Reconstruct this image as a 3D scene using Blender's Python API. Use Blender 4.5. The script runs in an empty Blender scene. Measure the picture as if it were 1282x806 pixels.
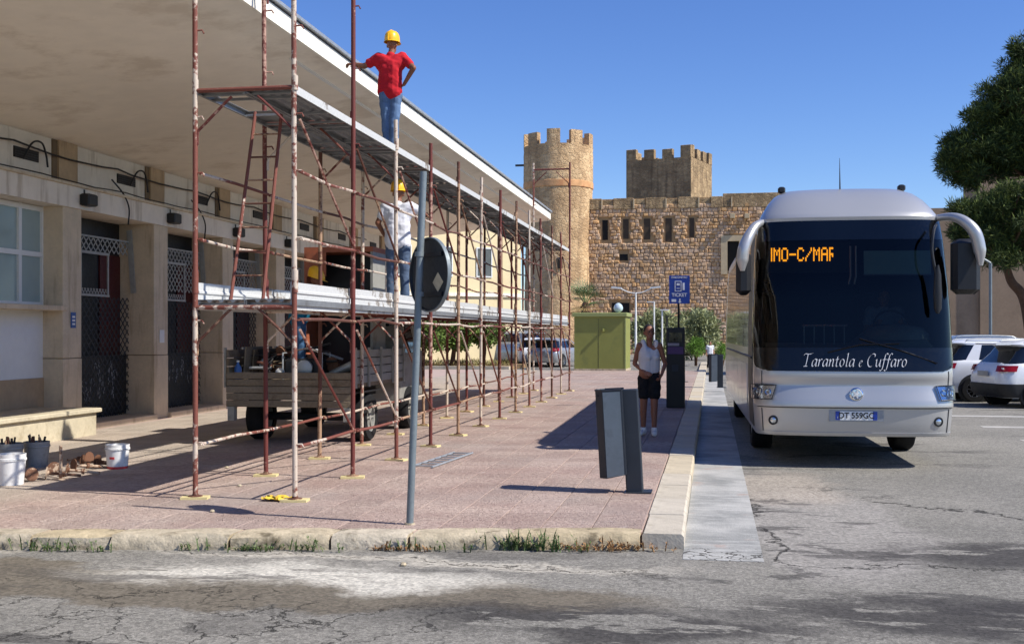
import bpy, math, random
import numpy as np
from mathutils import Vector, Matrix
random.seed(7); rng = np.random.default_rng(7)
S = bpy.context.scene
C = S.collection
R = math.radians

# ---------------------------------------------------------------- camera, world, sun, exposure
F = 1420.0; CX = 641.0; HY = 418.0; EYE = 1.62          # focal length and horizon of the photograph in its pixels
YAW = R(9.95)
cam_d = bpy.data.cameras.new('camera'); cam = bpy.data.objects.new('camera', cam_d); C.objects.link(cam)
cam.location = (0, 0, EYE); cam.rotation_euler = (R(90), 0, YAW)
cam_d.sensor_width = 36; cam_d.lens = 36 * F / 1282; cam_d.shift_y = (HY - 403) / 1282
cam_d.clip_start = .1; cam_d.clip_end = 3000
S.camera = cam
SUN = Vector((2.07, -.36, 2.12)).normalized()            # towards the sun
W = bpy.data.worlds.new('World'); S.world = W; W.use_nodes = True
wn = W.node_tree; bgn = wn.nodes['Background']
sky = wn.nodes.new('ShaderNodeTexSky'); sky.sky_type = 'NISHITA'; sky.sun_disc = False
sky.sun_elevation = math.asin(SUN.z); sky.sun_rotation = math.atan2(SUN.x, SUN.y)
sky.altitude = 300; sky.air_density = 1.0; sky.dust_density = 0.0; sky.ozone_density = 6.0
hsv = wn.nodes.new('ShaderNodeHueSaturation'); hsv.inputs['Saturation'].default_value = 1.15; hsv.inputs['Hue'].default_value = .515
wn.links.new(sky.outputs[0], hsv.inputs['Color']); wn.links.new(hsv.outputs[0], bgn.inputs[0]); bgn.inputs[1].default_value = .105
sun_d = bpy.data.lights.new('sun', 'SUN'); sun_d.energy = 4.25; sun_d.angle = R(.53); sun_d.color = (1, .955, .88)
sun = bpy.data.objects.new('sun', sun_d); C.objects.link(sun); sun.location = (20, 0, 30)
sun.rotation_euler = SUN.to_track_quat('Z', 'Y').to_euler()
S.view_settings.view_transform = 'Standard'; S.view_settings.look = 'None'
S.view_settings.exposure = .56; S.view_settings.gamma = 1; S.view_settings.use_curve_mapping = False
S.cycles.max_bounces = 6; S.cycles.transparent_max_bounces = 12; S.cycles.use_denoising = True
S.cycles.sample_clamp_indirect = 6

# ---------------------------------------------------------------- pixels of the photograph to places
_ca, _sa = math.cos(YAW), math.sin(YAW)
def P(x, y, z):                       # the point at depth z
    t = (x - CX) / F * z
    return Vector((t * _ca - z * _sa, t * _sa + z * _ca, EYE + (HY - y) / F * z))
def G(x, y, Z=0.0): return P(x, y, (EYE - Z) * F / (y - HY))                     # on the ground
def PY(x, y, Y): t = (x - CX) / F; return P(x, y, Y / (t * _sa + _ca))           # on a plane across the street
def PX(x, y, X): t = (x - CX) / F; return P(x, y, X / (t * _ca - _sa))           # on a plane along the street
ROAD = -.12

# ---------------------------------------------------------------- materials
def lin(c):
    if max(c) > 1.0001: c = [v / 255 for v in c]
    return [((v + .055) / 1.055) ** 2.4 if v > .04045 else v / 12.92 for v in c]
def node(nt, t, ins=None, **props):
    n = nt.nodes.new(t)
    for k, v in props.items(): setattr(n, k, v)
    for k, v in (ins or {}).items():
        s = n.inputs[k]
        if isinstance(v, bpy.types.NodeSocket): nt.links.new(v, s)
        else: s.default_value = v
    return n
def mth(nt, op, a, b=0.0, c=None, clamp=False):
    i = {0: a, 1: b}
    if c is not None: i[2] = c
    return node(nt, 'ShaderNodeMath', i, operation=op, use_clamp=clamp).outputs[0]
def mixc(nt, f, a, b, mode='MIX'):
    def col(v): return v if isinstance(v, bpy.types.NodeSocket) else (*v[:3], 1)
    n = node(nt, 'ShaderNodeMix', data_type='RGBA', blend_type=mode)
    for k, v in ((0, f), (6, col(a)), (7, col(b))):
        if isinstance(v, bpy.types.NodeSocket): nt.links.new(v, n.inputs[k])
        else: n.inputs[k].default_value = v
    return n.outputs[2]
def ramp(nt, v, lo, hi, a=0.0, b=1.0, smooth=True):
    return node(nt, 'ShaderNodeMapRange', {0: v, 1: lo, 2: hi, 3: a, 4: b}, interpolation_type='SMOOTHSTEP' if smooth else 'LINEAR').outputs[0]
def noise(nt, vec, scale, detail=4, rough=.55, dist=0.0):
    return node(nt, 'ShaderNodeTexNoise', {'Vector': vec, 'Scale': scale, 'Detail': detail, 'Roughness': rough, 'Distortion': dist}).outputs[0]
def newmat(name):
    m = bpy.data.materials.new(name); m.use_nodes = True
    nt = m.node_tree; return m, nt, nt.nodes['Principled BSDF']
def coords(nt, kind='Object'): return nt.nodes.new('ShaderNodeTexCoord').outputs[kind]
MATS = {}
def M(name, col, rough=.6, metal=0.0, var=.18, scale=3.0, bump=0.0, bscale=40.0, spec=.5, dirt=None, dirt_amt=.5, dscale=2.0, island=0.0, streak=False):
    """plain surface: base colour broken up by two noises, optional dirt blotches and fine relief"""
    if name in MATS: return MATS[name]
    m, nt, b = newmat(name); c = lin(col); v = coords(nt)
    n1 = noise(nt, v, scale, 5); n2 = noise(nt, v, scale * 9, 3)
    f = mth(nt, 'ADD', mth(nt, 'MULTIPLY', n1, .65), mth(nt, 'MULTIPLY', n2, .35))
    out = mixc(nt, ramp(nt, f, .3, .7), [x * (1 - var) for x in c], [min(1, x * (1 + var)) for x in c])
    if island:
        ri = node(nt, 'ShaderNodeNewGeometry').outputs['Random Per Island']
        oi = node(nt, 'ShaderNodeObjectInfo').outputs['Random']
        rr = mth(nt, 'FRACT', mth(nt, 'ADD', ri, oi))
        hs = node(nt, 'ShaderNodeHueSaturation', {'Value': ramp(nt, rr, 0, 1, 1 - island, 1 + island, False), 'Saturation': ramp(nt, mth(nt, 'FRACT', mth(nt, 'MULTIPLY', rr, 7.3)), 0, 1, .8, 1.15, False), 'Color': out})
        out = hs.outputs[0]
    if dirt:
        vv = v
        if streak: vv = node(nt, 'ShaderNodeMapping', {'Vector': v, 'Scale': (3.0, 3.0, .35)}).outputs[0]
        d = noise(nt, vv, dscale, 6, .65)
        out = mixc(nt, ramp(nt, d, .52, .68, 0, dirt_amt), out, lin(dirt))
    nt.links.new(out, b.inputs['Base Color'])
    nt.links.new(ramp(nt, n2, .3, .7, max(0, rough - .08), min(1, rough + .08)), b.inputs['Roughness'])
    b.inputs['Metallic'].default_value = metal; b.inputs['Specular IOR Level'].default_value = spec
    if bump:
        bn = node(nt, 'ShaderNodeBump', {'Strength': min(1, bump), 'Distance': .02, 'Height': noise(nt, v, bscale, 6, .6)})
        nt.links.new(bn.outputs[0], b.inputs['Normal'])
    MATS[name] = m; return m
def emit(name, col, strength):
    m, nt, b = newmat(name)
    b.inputs['Base Color'].default_value = (*lin(col), 1)
    b.inputs['Emission Color'].default_value = (*lin(col), 1); b.inputs['Emission Strength'].default_value = strength
    MATS[name] = m; return m
def glass(name, tint, ior=1.45, rough=0.0, refl=1.0):
    """thin pane: clear tint plus mirror reflection by Fresnel"""
    m, nt, b = newmat(name); nt.nodes.remove(b)
    fr = node(nt, 'ShaderNodeFresnel', {'IOR': ior}).outputs[0]
    tr = node(nt, 'ShaderNodeBsdfTransparent', {'Color': (*tint, 1)})
    gl = node(nt, 'ShaderNodeBsdfGlossy', {'Color': (refl, refl, refl, 1), 'Roughness': rough})
    mx = node(nt, 'ShaderNodeMixShader', {0: fr, 1: tr.outputs[0], 2: gl.outputs[0]})
    nt.links.new(mx.outputs[0], nt.nodes['Material Output'].inputs[0]); MATS[name] = m; return m
def paint(name, base, under, thr=.55, rough=.55, scale=14, metal=0.0, soft=.05):
    """flaking paint: patches of the second colour show through"""
    m, nt, b = newmat(name); v = coords(nt)
    oi = node(nt, 'ShaderNodeObjectInfo').outputs['Random']
    off = node(nt, 'ShaderNodeVectorMath', {0: v, 1: node(nt, 'ShaderNodeCombineXYZ', {0: mth(nt, 'MULTIPLY', oi, 31.0), 2: mth(nt, 'MULTIPLY', oi, 53.0)}).outputs[0]}, operation='ADD').outputs[0]
    n = noise(nt, off, scale, 6, .7); big = noise(nt, off, .55, 2)
    t = mth(nt, 'ADD', n, ramp(nt, big, .38, .62, -.16, .16))
    c = mixc(nt, noise(nt, off, 40, 3), [x * .75 for x in lin(base)], [x * 1.2 for x in lin(base)])
    c = mixc(nt, ramp(nt, t, thr - soft, thr + soft), c, lin(under))
    nt.links.new(c, b.inputs['Base Color']); b.inputs['Roughness'].default_value = rough; b.inputs['Metallic'].default_value = metal
    bn = node(nt, 'ShaderNodeBump', {'Strength': .35, 'Distance': .004, 'Height': n}); nt.links.new(bn.outputs[0], b.inputs['Normal'])
    MATS[name] = m; return m

# ---------------------------------------------------------------- mesh building
class MB:
    def __init__(s): s.v = []; s.f = []; s.m = []
    def add(s, vs, fs, mi=0):
        o = len(s.v); s.v += [tuple(p) for p in vs]; s.f += [tuple(i + o for i in f) for f in fs]; s.m += [mi] * len(fs); return s
    def box(s, x0, x1, y0, y1, z0, z1, mi=0, bev=0.0):
        if bev:
            pts = []; b = bev
            return s.loftbox(x0, x1, y0, y1, z0, z1, b, mi)
        vs = [(x, y, z) for z in (z0, z1) for x, y in ((x0, y0), (x1, y0), (x1, y1), (x0, y1))]
        return s.add(vs, [(3, 2, 1, 0), (4, 5, 6, 7), (0, 1, 5, 4), (1, 2, 6, 5), (2, 3, 7, 6), (3, 0, 4, 7)], mi)
    def loftbox(s, x0, x1, y0, y1, z0, z1, b, mi=0):
        def ring(i, z): return [(x0 + i + b, y0 + i, z), (x1 - i - b, y0 + i, z), (x1 - i, y0 + i + b, z), (x1 - i, y1 - i - b, z), (x1 - i - b, y1 - i, z), (x0 + i + b, y1 - i, z), (x0 + i, y1 - i - b, z), (x0 + i, y0 + i + b, z)]
        return s.loft([ring(b, z0), ring(0, z0 + b), ring(0, z1 - b), ring(b, z1)], True, True, mi)
    def obox(s, c, ax, ay, az, mi=0):          # box from centre and three half-axis vectors
        c = Vector(c); ax, ay, az = Vector(ax), Vector(ay), Vector(az)
        vs = [c + ax * i + ay * j + az * k for k in (-1, 1) for i, j in ((-1, -1), (1, -1), (1, 1), (-1, 1))]
        return s.add(vs, [(3, 2, 1, 0), (4, 5, 6, 7), (0, 1, 5, 4), (1, 2, 6, 5), (2, 3, 7, 6), (3, 0, 4, 7)], mi)
    def bar(s, p, q, w, h=None, up=(0, 0, 1), mi=0):
        p, q = Vector(p), Vector(q); d = q - p; L = d.length; d.normalize(); u = Vector(up)
        if abs(d.dot(u)) > .98: u = Vector((0, 1, 0))
        a = d.cross(u).normalized(); b = a.cross(d)
        return s.obox((p + q) / 2, a * w / 2, d * L / 2, b * (h or w) / 2, mi)
    def loft(s, rings, cap0=False, cap1=False, mi=0, closed=True):
        n = len(rings[0]); vs = [p for r in rings for p in r]; fs = []
        for j in range(len(rings) - 1):
            for i in range(n if closed else n - 1):
                k = (i + 1) % n; fs.append((j * n + i, j * n + k, (j + 1) * n + k, (j + 1) * n + i))
        if cap0: fs.append(tuple(range(n - 1, -1, -1)))
        if cap1: fs.append(tuple((len(rings) - 1) * n + i for i in range(n)))
        return s.add(vs, fs, mi)
    def tube(s, pts, r, n=8, mi=0, cap=True, flat=1.0):
        pts = [Vector(p) for p in pts]; rs = r if isinstance(r, (list, tuple)) else [r] * len(pts)
        rings = []; u = None
        for i, p in enumerate(pts):
            d = (pts[min(i + 1, len(pts) - 1)] - pts[max(i - 1, 0)]).normalized()
            if u is None: u = Vector((0, 0, 1)) if abs(d.z) < .9 else Vector((1, 0, 0))
            a = d.cross(u)
            if a.length < 1e-4: a = d.cross(Vector((0, 1, 0)))
            a.normalize(); b = a.cross(d).normalized(); u = b
            rings.append([p + (a * math.cos(2 * math.pi * k / n) * flat + b * math.sin(2 * math.pi * k / n)) * rs[i] for k in range(n)])
        return s.loft(rings, cap, cap, mi)
    def lathe(s, prof, n=24, c=(0, 0, 0), axis=(0, 0, 1), mi=0, cap=True):
        c = Vector(c); ax = Vector(axis).normalized(); u = Vector((1, 0, 0)) if abs(ax.x) < .9 else Vector((0, 1, 0))
        a = ax.cross(u).normalized(); b = ax.cross(a)
        rings = [[c + ax * z + (a * math.cos(2 * math.pi * k / n) + b * math.sin(2 * math.pi * k / n)) * r for k in range(n)] for r, z in prof]
        return s.loft(rings, cap, cap, mi)
    def prism(s, poly, d, mi=0):                # polygon of 3D points swept by vector d
        d = Vector(d); return s.loft([[Vector(p) for p in poly], [Vector(p) + d for p in poly]], True, True, mi)
    def build(s, name, mats, parent=None, smooth=None, off=None, kind=None):
        me = bpy.data.meshes.new(name); vs = s.v
        if off is not None: vs = [(x - off[0], y - off[1], z - off[2]) for x, y, z in vs]
        me.from_pydata(vs, [], s.f)
        if not isinstance(mats, (list, tuple)): mats = [mats]
        for m in mats: me.materials.append(m)
        if len(mats) > 1: me.polygons.foreach_set('material_index', s.m)
        finish(me, smooth)
        return link(name, me, parent, kind)
def finish(me, smooth):
    me.update()
    import bmesh
    bm = bmesh.new(); bm.from_mesh(me); bmesh.ops.recalc_face_normals(bm, faces=bm.faces)
    if smooth:
        a = R(smooth)
        for f in bm.faces: f.smooth = True
        for e in bm.edges:
            if len(e.link_faces) == 2 and e.calc_face_angle(0) > a: e.smooth = False
    bm.to_mesh(me); bm.free()
def link(name, me, parent=None, kind=None):
    o = bpy.data.objects.new(name, me); C.objects.link(o); o.parent = parent
    if kind: o['kind'] = kind
    return o
def tag(o, label=None, cat=None, group=None, kind=None):
    for k, v in (('label', label), ('category', cat), ('group', group), ('kind', kind)):
        if v: o[k] = v
    return o
def thing(name, loc, label, cat, group=None, rz=0.0):
    o = bpy.data.objects.new(name, None); C.objects.link(o); o.location = loc; o.rotation_euler = (0, 0, rz)
    o.empty_display_size = .3
    return tag(o, label, cat, group)
def clone(o, parent=None):
    c = o.copy(); C.objects.link(c); c.parent = parent
    for ch in [x for x in o.children]: clone(ch, c)
    return c
def npmesh(name, V, Fc, mat, parent=None, kind=None, smooth=False):
    """quads or triangles from numpy arrays"""
    me = bpy.data.meshes.new(name); k = Fc.shape[1]
    me.vertices.add(len(V)); me.vertices.foreach_set('co', V.astype(np.float32).ravel())
    me.loops.add(Fc.size); me.loops.foreach_set('vertex_index', Fc.astype(np.int32).ravel())
    me.polygons.add(len(Fc)); me.polygons.foreach_set('loop_start', np.arange(0, Fc.size, k, dtype=np.int32))
    me.polygons.foreach_set('loop_total', np.full(len(Fc), k, dtype=np.int32))
    if smooth: me.polygons.foreach_set('use_smooth', np.ones(len(Fc), dtype=bool))
    me.materials.append(mat); me.update(calc_edges=True)
    return link(name, me, parent, kind)
def leaves(name, centers, rad, n_per, size, mat, parent=None, kind=None, aspect=.45, flat=1.0, droop=0.0, shell=0.5, up=0.0):
    """leaf-sized faces spread in clumps; every clump is (x, y, z) with radius rad"""
    cs = np.asarray(centers, float); rads = np.broadcast_to(np.asarray(rad, float), (len(cs),))
    N = len(cs) * n_per
    d = rng.normal(size=(N, 3)); d /= np.linalg.norm(d, axis=1)[:, None]
    rr = (shell + (1 - shell) * rng.random(N)) ** .7
    p = np.repeat(cs, n_per, 0) + d * (rr * np.repeat(rads, n_per))[:, None] * np.array([1, 1, flat])
    a = rng.normal(size=(N, 3)) + d * .9; a[:, 2] += up; a[:, 2] -= droop; a /= np.linalg.norm(a, axis=1)[:, None]
    b = np.cross(a, rng.normal(size=(N, 3))); b /= np.linalg.norm(b, axis=1)[:, None]
    s = size * (.6 + .8 * rng.random(N))[:, None]
    V = np.stack([p - b * s * aspect * .3, p + a * s * .55 - b * s * aspect * .5, p + a * s, p + a * s * .55 + b * s * aspect * .5], 1).reshape(-1, 3)
    return npmesh(name, V, np.arange(N * 4).reshape(-1, 4), mat, parent, kind)
def text_mesh(name, body, size, mat, parent=None, shear=0.0, extrude=.001, bold=0.0, align='CENTER'):
    cu = bpy.data.curves.new(name, 'FONT'); cu.body = body; cu.size = size; cu.shear = shear; cu.extrude = extrude; cu.offset = bold
    cu.align_x = align; cu.align_y = 'CENTER'
    t = bpy.data.objects.new(name, cu); C.objects.link(t)
    dg = bpy.context.evaluated_depsgraph_get(); me = bpy.data.meshes.new_from_object(t.evaluated_get(dg))
    bpy.data.objects.remove(t); me.materials.clear(); me.materials.append(mat)
    return link(name, me, parent)
def crv(pts, n=8):
    """smooth path through points (Catmull-Rom)"""
    p = [Vector(x) for x in pts]; p = [p[0] * 2 - p[1]] + p + [p[-1] * 2 - p[-2]]; out = []
    for i in range(1, len(p) - 2):
        for k in range(n):
            t = k / n; a, b, c, d = p[i - 1], p[i], p[i + 1], p[i + 2]
            out.append(.5 * ((2 * b) + (c - a) * t + (2 * a - 5 * b + 4 * c - d) * t * t + (-a + 3 * b - 3 * c + d) * t ** 3))
    out.append(p[-2]); return out

# ---------------------------------------------------------------- shared materials
m_silver, _nt, _b = newmat('bus_silver')
_v = coords(_nt); _n1 = noise(_nt, _v, .9, 3)
_nt.links.new(mixc(_nt, _n1, (.47, .465, .45), (.52, .515, .50)), _b.inputs['Base Color']); _b.inputs['Metallic'].default_value = .5; _b.inputs['Roughness'].default_value = .34
_b.inputs['Coat Weight'].default_value = .5; _b.inputs['Coat Roughness'].default_value = .08
m_dark = M('black_plastic', (24, 25, 28), .5, 0, .2, 6)
m_rubber = M('tyre_rubber', (26, 26, 27), .85, 0, .25, 8, .2, 60, .3)
m_chrome = M('chrome', (215, 218, 222), .18, 1.0, .04)
m_steel = M('galvanised_steel', (176, 180, 182), .5, .6, .12, 5, .05, 60)
m_white = M('white_paint', (226, 226, 222), .5, 0, .05, 3)
m_canopy = M('canopy_render', (238, 229, 213), .85, 0, .07, .35, .12, 18, .3, (200, 186, 166), .6, .7)
m_fascia = M('fascia_paint', (240, 234, 218), .75, 0, .04, .8, .05, 30, .3, (190, 178, 158), .4, 1.2, streak=True)
m_wallw = M('stained_plaster', (216, 207, 193), .85, 0, .08, 1.1, .12, 35, .3, (150, 134, 114), .5, 1.3, streak=True)
m_wallb = M('brown_cladding', (176, 152, 122), .8, 0, .16, 1.2, .12, 30, .3, (124, 102, 78), .5, 1.6, streak=True)
m_lintel = M('lintel_plaster', (224, 214, 200), .85, 0, .07, 1.0, .1, 35, .3, (160, 142, 120), .55, 1.1, streak=True)
m_trav = M('travertine', (204, 186, 160), .7, 0, .12, 2.2, .1, 30, .4, (146, 122, 94), .45, 1.8, streak=True)
m_panel = M('white_panel', (226, 226, 224), .8, 0, .05, 1, .05, 20)
m_doordk = M('dark_door', (22, 26, 30), .45, 0, .3, 3)
m_doorred = M('dark_red_door', (74, 18, 20), .5, 0, .2, 3)
m_lattice = M('gate_steel_white', (158, 158, 154), .6, .1, .15, 9)
m_latdk = M('gate_steel_dark', (60, 64, 68), .6, .2, .2, 9)
m_cable = M('black_cable', (20, 20, 22), .6, 0, .1)
m_wglass = M('frosted_pane', (158, 174, 170), .12, 0, .05, .6)
m_red = paint('red_oxide_worn', (104, 46, 38), (176, 140, 122), .64, .7)
m_redw = paint('red_oxide_flaking_white', (120, 66, 52), (198, 182, 164), .54, .7)
m_redb = paint('brown_oxide_rust', (96, 58, 44), (164, 132, 104), .58, .75)
UPM = [m_red, m_redw, m_redb]
m_toe = paint('white_toe_board', (196, 196, 192), (126, 116, 104), .66, .6, 6)
m_deck = M('galvanised_deck', (150, 152, 152), .5, .55, .15, 3, .05, 40, .5, (96, 84, 72), .4, 4)
m_pad = M('wood_pad', (214, 198, 142), .8, 0, .12, 6, .1, 60)
m_kerb = M('kerb_limestone', (190, 178, 156), .8, 0, .14, 2.5, .35, 28, .3, (140, 124, 98), .5, 3.5, island=.06)
m_kerbd = M('kerb_stone_worn', (182, 168, 142), .9, 0, .28, 5.5, 1.0, 12, .2, (92, 82, 64), .85, 3.6, island=.1)
m_tile = None

# ---------------------------------------------------------------- ground
def tile_material():
    m, nt, b = newmat('pink_paving'); g = node(nt, 'ShaderNodeNewGeometry'); v = g.outputs['Position']
    oi = node(nt, 'ShaderNodeObjectInfo').outputs['Random']; ri = g.outputs['Random Per Island']
    rr = mth(nt, 'FRACT', mth(nt, 'ADD', oi, ri))
    c = mixc(nt, ramp(nt, noise(nt, v, 1.1, 5), .3, .7), lin((168, 144, 132)), lin((184, 164, 150)))
    c = mixc(nt, ramp(nt, noise(nt, v, 16, 5, .75), .38, .68, 0, .75), c, lin((128, 106, 98)))
    c = mixc(nt, ramp(nt, noise(nt, v, .35, 4), .45, .7, 0, .55), c, lin((158, 146, 138)))
    # towards the building the paving is greyer, its colour lightened to bounce light up
    sx = node(nt, 'ShaderNodeSeparateXYZ', {0: v})
    gx = mth(nt, 'ADD', sx.outputs[0], mth(nt, 'MULTIPLY', noise(nt, v, .8, 3), 1.2))
    c = mixc(nt, ramp(nt, gx, -5.4, -7.0, 0, .65), c, lin((176, 166, 150)))
    c = mixc(nt, ramp(nt, noise(nt, v, 3.2, 6, .7), .62, .72, 0, .45), c, lin((206, 192, 182)))
    c = node(nt, 'ShaderNodeHueSaturation', {'Value': ramp(nt, rr, 0, 1, .88, 1.08, False), 'Color': c}).outputs[0]
    nt.links.new(c, b.inputs['Base Color']); b.inputs['Roughness'].default_value = .82; b.inputs['Specular IOR Level'].default_value = .3
    vo = node(nt, 'ShaderNodeTexVoronoi', {'Vector': node(nt, 'ShaderNodeVectorMath', {0: v, 1: node(nt, 'ShaderNodeTexNoise', {'Vector': v, 'Scale': 7.0}).outputs[1]}, operation='ADD').outputs[0], 'Scale': 13.0}, feature='SMOOTH_F1')
    h = mth(nt, 'ADD', mth(nt, 'MULTIPLY', vo.outputs[0], .7), mth(nt, 'MULTIPLY', noise(nt, v, 60, 5), .4))
    bn = node(nt, 'ShaderNodeBump', {'Strength': .9, 'Distance': .02, 'Height': h}); nt.links.new(bn.outputs[0], b.inputs['Normal'])
    return m
def road_material():
    m, nt, b = newmat('old_asphalt'); v = node(nt, 'ShaderNodeNewGeometry').outputs['Position']
    nv = node(nt, 'ShaderNodeTexNoise', {'Vector': v, 'Scale': 1.3, 'Detail': 5.0}).outputs[1]
    w = node(nt, 'ShaderNodeVectorMath', {0: v, 1: node(nt, 'ShaderNodeVectorMath', {0: node(nt, 'ShaderNodeVectorMath', {0: nv, 1: (.5, .5, .5)}, operation='SUBTRACT').outputs[0], 'Scale': 1.1}, operation='SCALE').outputs[0]}, operation='ADD').outputs[0]
    nv2 = node(nt, 'ShaderNodeTexNoise', {'Vector': v, 'Scale': 9.0, 'Detail': 5.0, 'Roughness': .7}).outputs[1]
    w = node(nt, 'ShaderNodeVectorMath', {0: w, 1: node(nt, 'ShaderNodeVectorMath', {0: node(nt, 'ShaderNodeVectorMath', {0: nv2, 1: (.5, .5, .5)}, operation='SUBTRACT').outputs[0], 'Scale': .34}, operation='SCALE').outputs[0]}, operation='ADD').outputs[0]
    sw = node(nt, 'ShaderNodeSeparateXYZ', {0: w}); X, Y = sw.outputs[0], sw.outputs[1]
    fine = noise(nt, v, 58, 4, .85)
    c = mixc(nt, ramp(nt, noise(nt, v, .45, 5), .3, .7), lin((144, 140, 130)), lin((162, 157, 146)))
    c = mixc(nt, ramp(nt, fine, .36, .68), mixc(nt, 1.0, c, (.5, .5, .5), 'MULTIPLY'), c)
    c = mixc(nt, ramp(nt, noise(nt, v, 170, 2, .8), .58, .68, 0, .6), c, lin((200, 195, 188)))
    def ell(cx, cy, rx, ry, soft=.35):
        d = mth(nt, 'SQRT', mth(nt, 'ADD', mth(nt, 'POWER', mth(nt, 'DIVIDE', mth(nt, 'SUBTRACT', X, cx), rx), 2.0), mth(nt, 'POWER', mth(nt, 'DIVIDE', mth(nt, 'SUBTRACT', Y, cy), ry), 2.0)))
        return ramp(nt, d, 1 + soft * .4, 1 - soft)
    def seg(ax, ay, bx, by, wd, wob=True):
        px, py = (X, Y) if wob else (X, Y)
        L = math.hypot(bx - ax, by - ay); ux, uy = (bx - ax) / L, (by - ay) / L
        t = mth(nt, 'ADD', mth(nt, 'MULTIPLY', mth(nt, 'SUBTRACT', px, ax), ux), mth(nt, 'MULTIPLY', mth(nt, 'SUBTRACT', py, ay), uy))
        d = mth(nt, 'ABSOLUTE', mth(nt, 'SUBTRACT', mth(nt, 'MULTIPLY', mth(nt, 'SUBTRACT', px, ax), uy), mth(nt, 'MULTIPLY', mth(nt, 'SUBTRACT', py, ay), ux)))
        ins = mth(nt, 'MULTIPLY', mth(nt, 'GREATER_THAN', t, 0.0), mth(nt, 'LESS_THAN', t, L))
        return mth(nt, 'MULTIPLY', ins, ramp(nt, d, wd, wd * .4))
    # cement-grey repaired strip beside the gutter, silt in the low place before the kerb
    c = mixc(nt, mth(nt, 'MULTIPLY', ell(1.05, 10.5, .85, 2.6, .3), .5), c, lin((170, 164, 156)))
    c = mixc(nt, mth(nt, 'MULTIPLY', ell(.75, 13.2, .7, 1.6, .5), .5), c, lin((186, 172, 154)))
    c = mixc(nt, mth(nt, 'MULTIPLY', ell(-4.0, 7.35, 3.9, .62, .16), .85), c, lin((110, 101, 86)))
    c = mixc(nt, mth(nt, 'MULTIPLY', ell(-2.9, 7.75, 1.75, .42, .6), .95), c, lin((206, 200, 186)))
    c = mixc(nt, mth(nt, 'MULTIPLY', ell(-2.3, 8.42, 2.2, .14, .5), .7), c, lin((196, 188, 172)))
    c = mixc(nt, mth(nt, 'MULTIPLY', ell(-6.6, 8.1, 1.1, .5, .4), .8), c, lin((190, 182, 166)))
    # damp and oily patches, drawn out across the street
    ms = node(nt, 'ShaderNodeMapping', {'Vector': v, 'Scale': (.55, 1.5, 1)}).outputs[0]
    st = ramp(nt, noise(nt, ms, 1.0, 8, .66, .4), .555, .58)
    near = ramp(nt, noise(nt, v, .16, 2), .42, .55)
    c = mixc(nt, mth(nt, 'MULTIPLY', mth(nt, 'MULTIPLY', st, near), .62), c, lin((66, 63, 61)))
    stain = mth(nt, 'MULTIPLY', ramp(nt, noise(nt, ms, 2.3, 8, .68, .3), .42, .46), mth(nt, 'MAXIMUM', ell(2.6, 9.3, 1.6, .75, .5), mth(nt, 'MAXIMUM', ell(1.9, 7.3, 2.0, .6, .5), ell(-.6, 6.8, 1.6, .5, .6))))
    c = mixc(nt, mth(nt, 'MULTIPLY', stain, .85), c, lin((60, 57, 55)))
    # crazing
    vo = node(nt, 'ShaderNodeTexVoronoi', {'Vector': w, 'Scale': 1.9}, feature='DISTANCE_TO_EDGE').outputs[0]
    reg = mth(nt, 'MAXIMUM', ell(-4.2, 6.4, 3.2, .95, .3), mth(nt, 'MULTIPLY', ramp(nt, noise(nt, v, .22, 2), .58, .62), .5))
    cr = mth(nt, 'MULTIPLY', ramp(nt, vo, .022, .006), mth(nt, 'MULTIPLY', reg, ramp(nt, noise(nt, v, 2.0, 3), .36, .5)))
    for s_ in ((1.62, 12.45, 2.9, 11.4, .03), (2.9, 11.4, 5.5, 10.6, .03), (.45, 12.3, .55, 8.9, .025), (.55, 8.9, 1.6, 8.75, .015), (1.6, 8.75, 5.0, 8.3, .012), (-8, 8.5, -.6, 8.42, .012)):
        cr = mth(nt, 'MAXIMUM', cr, seg(*s_))
    c = mixc(nt, mth(nt, 'MULTIPLY', cr, .85), c, lin((40, 37, 34)))
    agg = node(nt, 'ShaderNodeTexVoronoi', {'Vector': v, 'Scale': 42.0}); ag = node(nt, 'ShaderNodeSeparateXYZ', {0: agg.outputs['Color']}).outputs[0]
    ag = ramp(nt, mth(nt, 'ADD', mth(nt, 'MULTIPLY', ag, .6), mth(nt, 'MULTIPLY', noise(nt, v, 14, 5, .75), .5)), .2, .9, .62, 1.22, False)
    c = node(nt, 'ShaderNodeHueSaturation', {'Value': ag, 'Color': c}).outputs[0]
    nt.links.new(c, b.inputs['Base Color']); b.inputs['Roughness'].default_value = .88; b.inputs['Specular IOR Level'].default_value = .25
    h = mth(nt, 'SUBTRACT', mth(nt, 'ADD', mth(nt, 'MULTIPLY', fine, .5), mth(nt, 'MULTIPLY', noise(nt, v, 3, 4), .8)), mth(nt, 'MULTIPLY', cr, 1.5))
    bn = node(nt, 'ShaderNodeBump', {'Strength': .8, 'Distance': .016, 'Height': h}); nt.links.new(bn.outputs[0], b.inputs['Normal'])
    return m
m_tile = tile_material(); m_road = road_material()
m_grout = M('paving_mortar', (176, 154, 142), .9, 0, .12, 4, .2, 40)
m_gutter0 = M('gutter_concrete_plain', (160, 159, 154), .8, 0, .12, 1.4, .2, 45, .3, (112, 108, 102), .55, 2.2)
road = MB().add([(-600, -200, ROAD), (600, -200, ROAD), (600, 1500, ROAD), (-600, 1500, ROAD)], [(0, 1, 2, 3)]).build('road', m_road); tag(road, kind='structure')
KS = .18
def kerb_y(X): return 9.51 + (X + .59) * KS            # inner edge of the front kerb, slanting a little
PX0, PXL, PY1 = -.56, -11.4, 51.0
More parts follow.
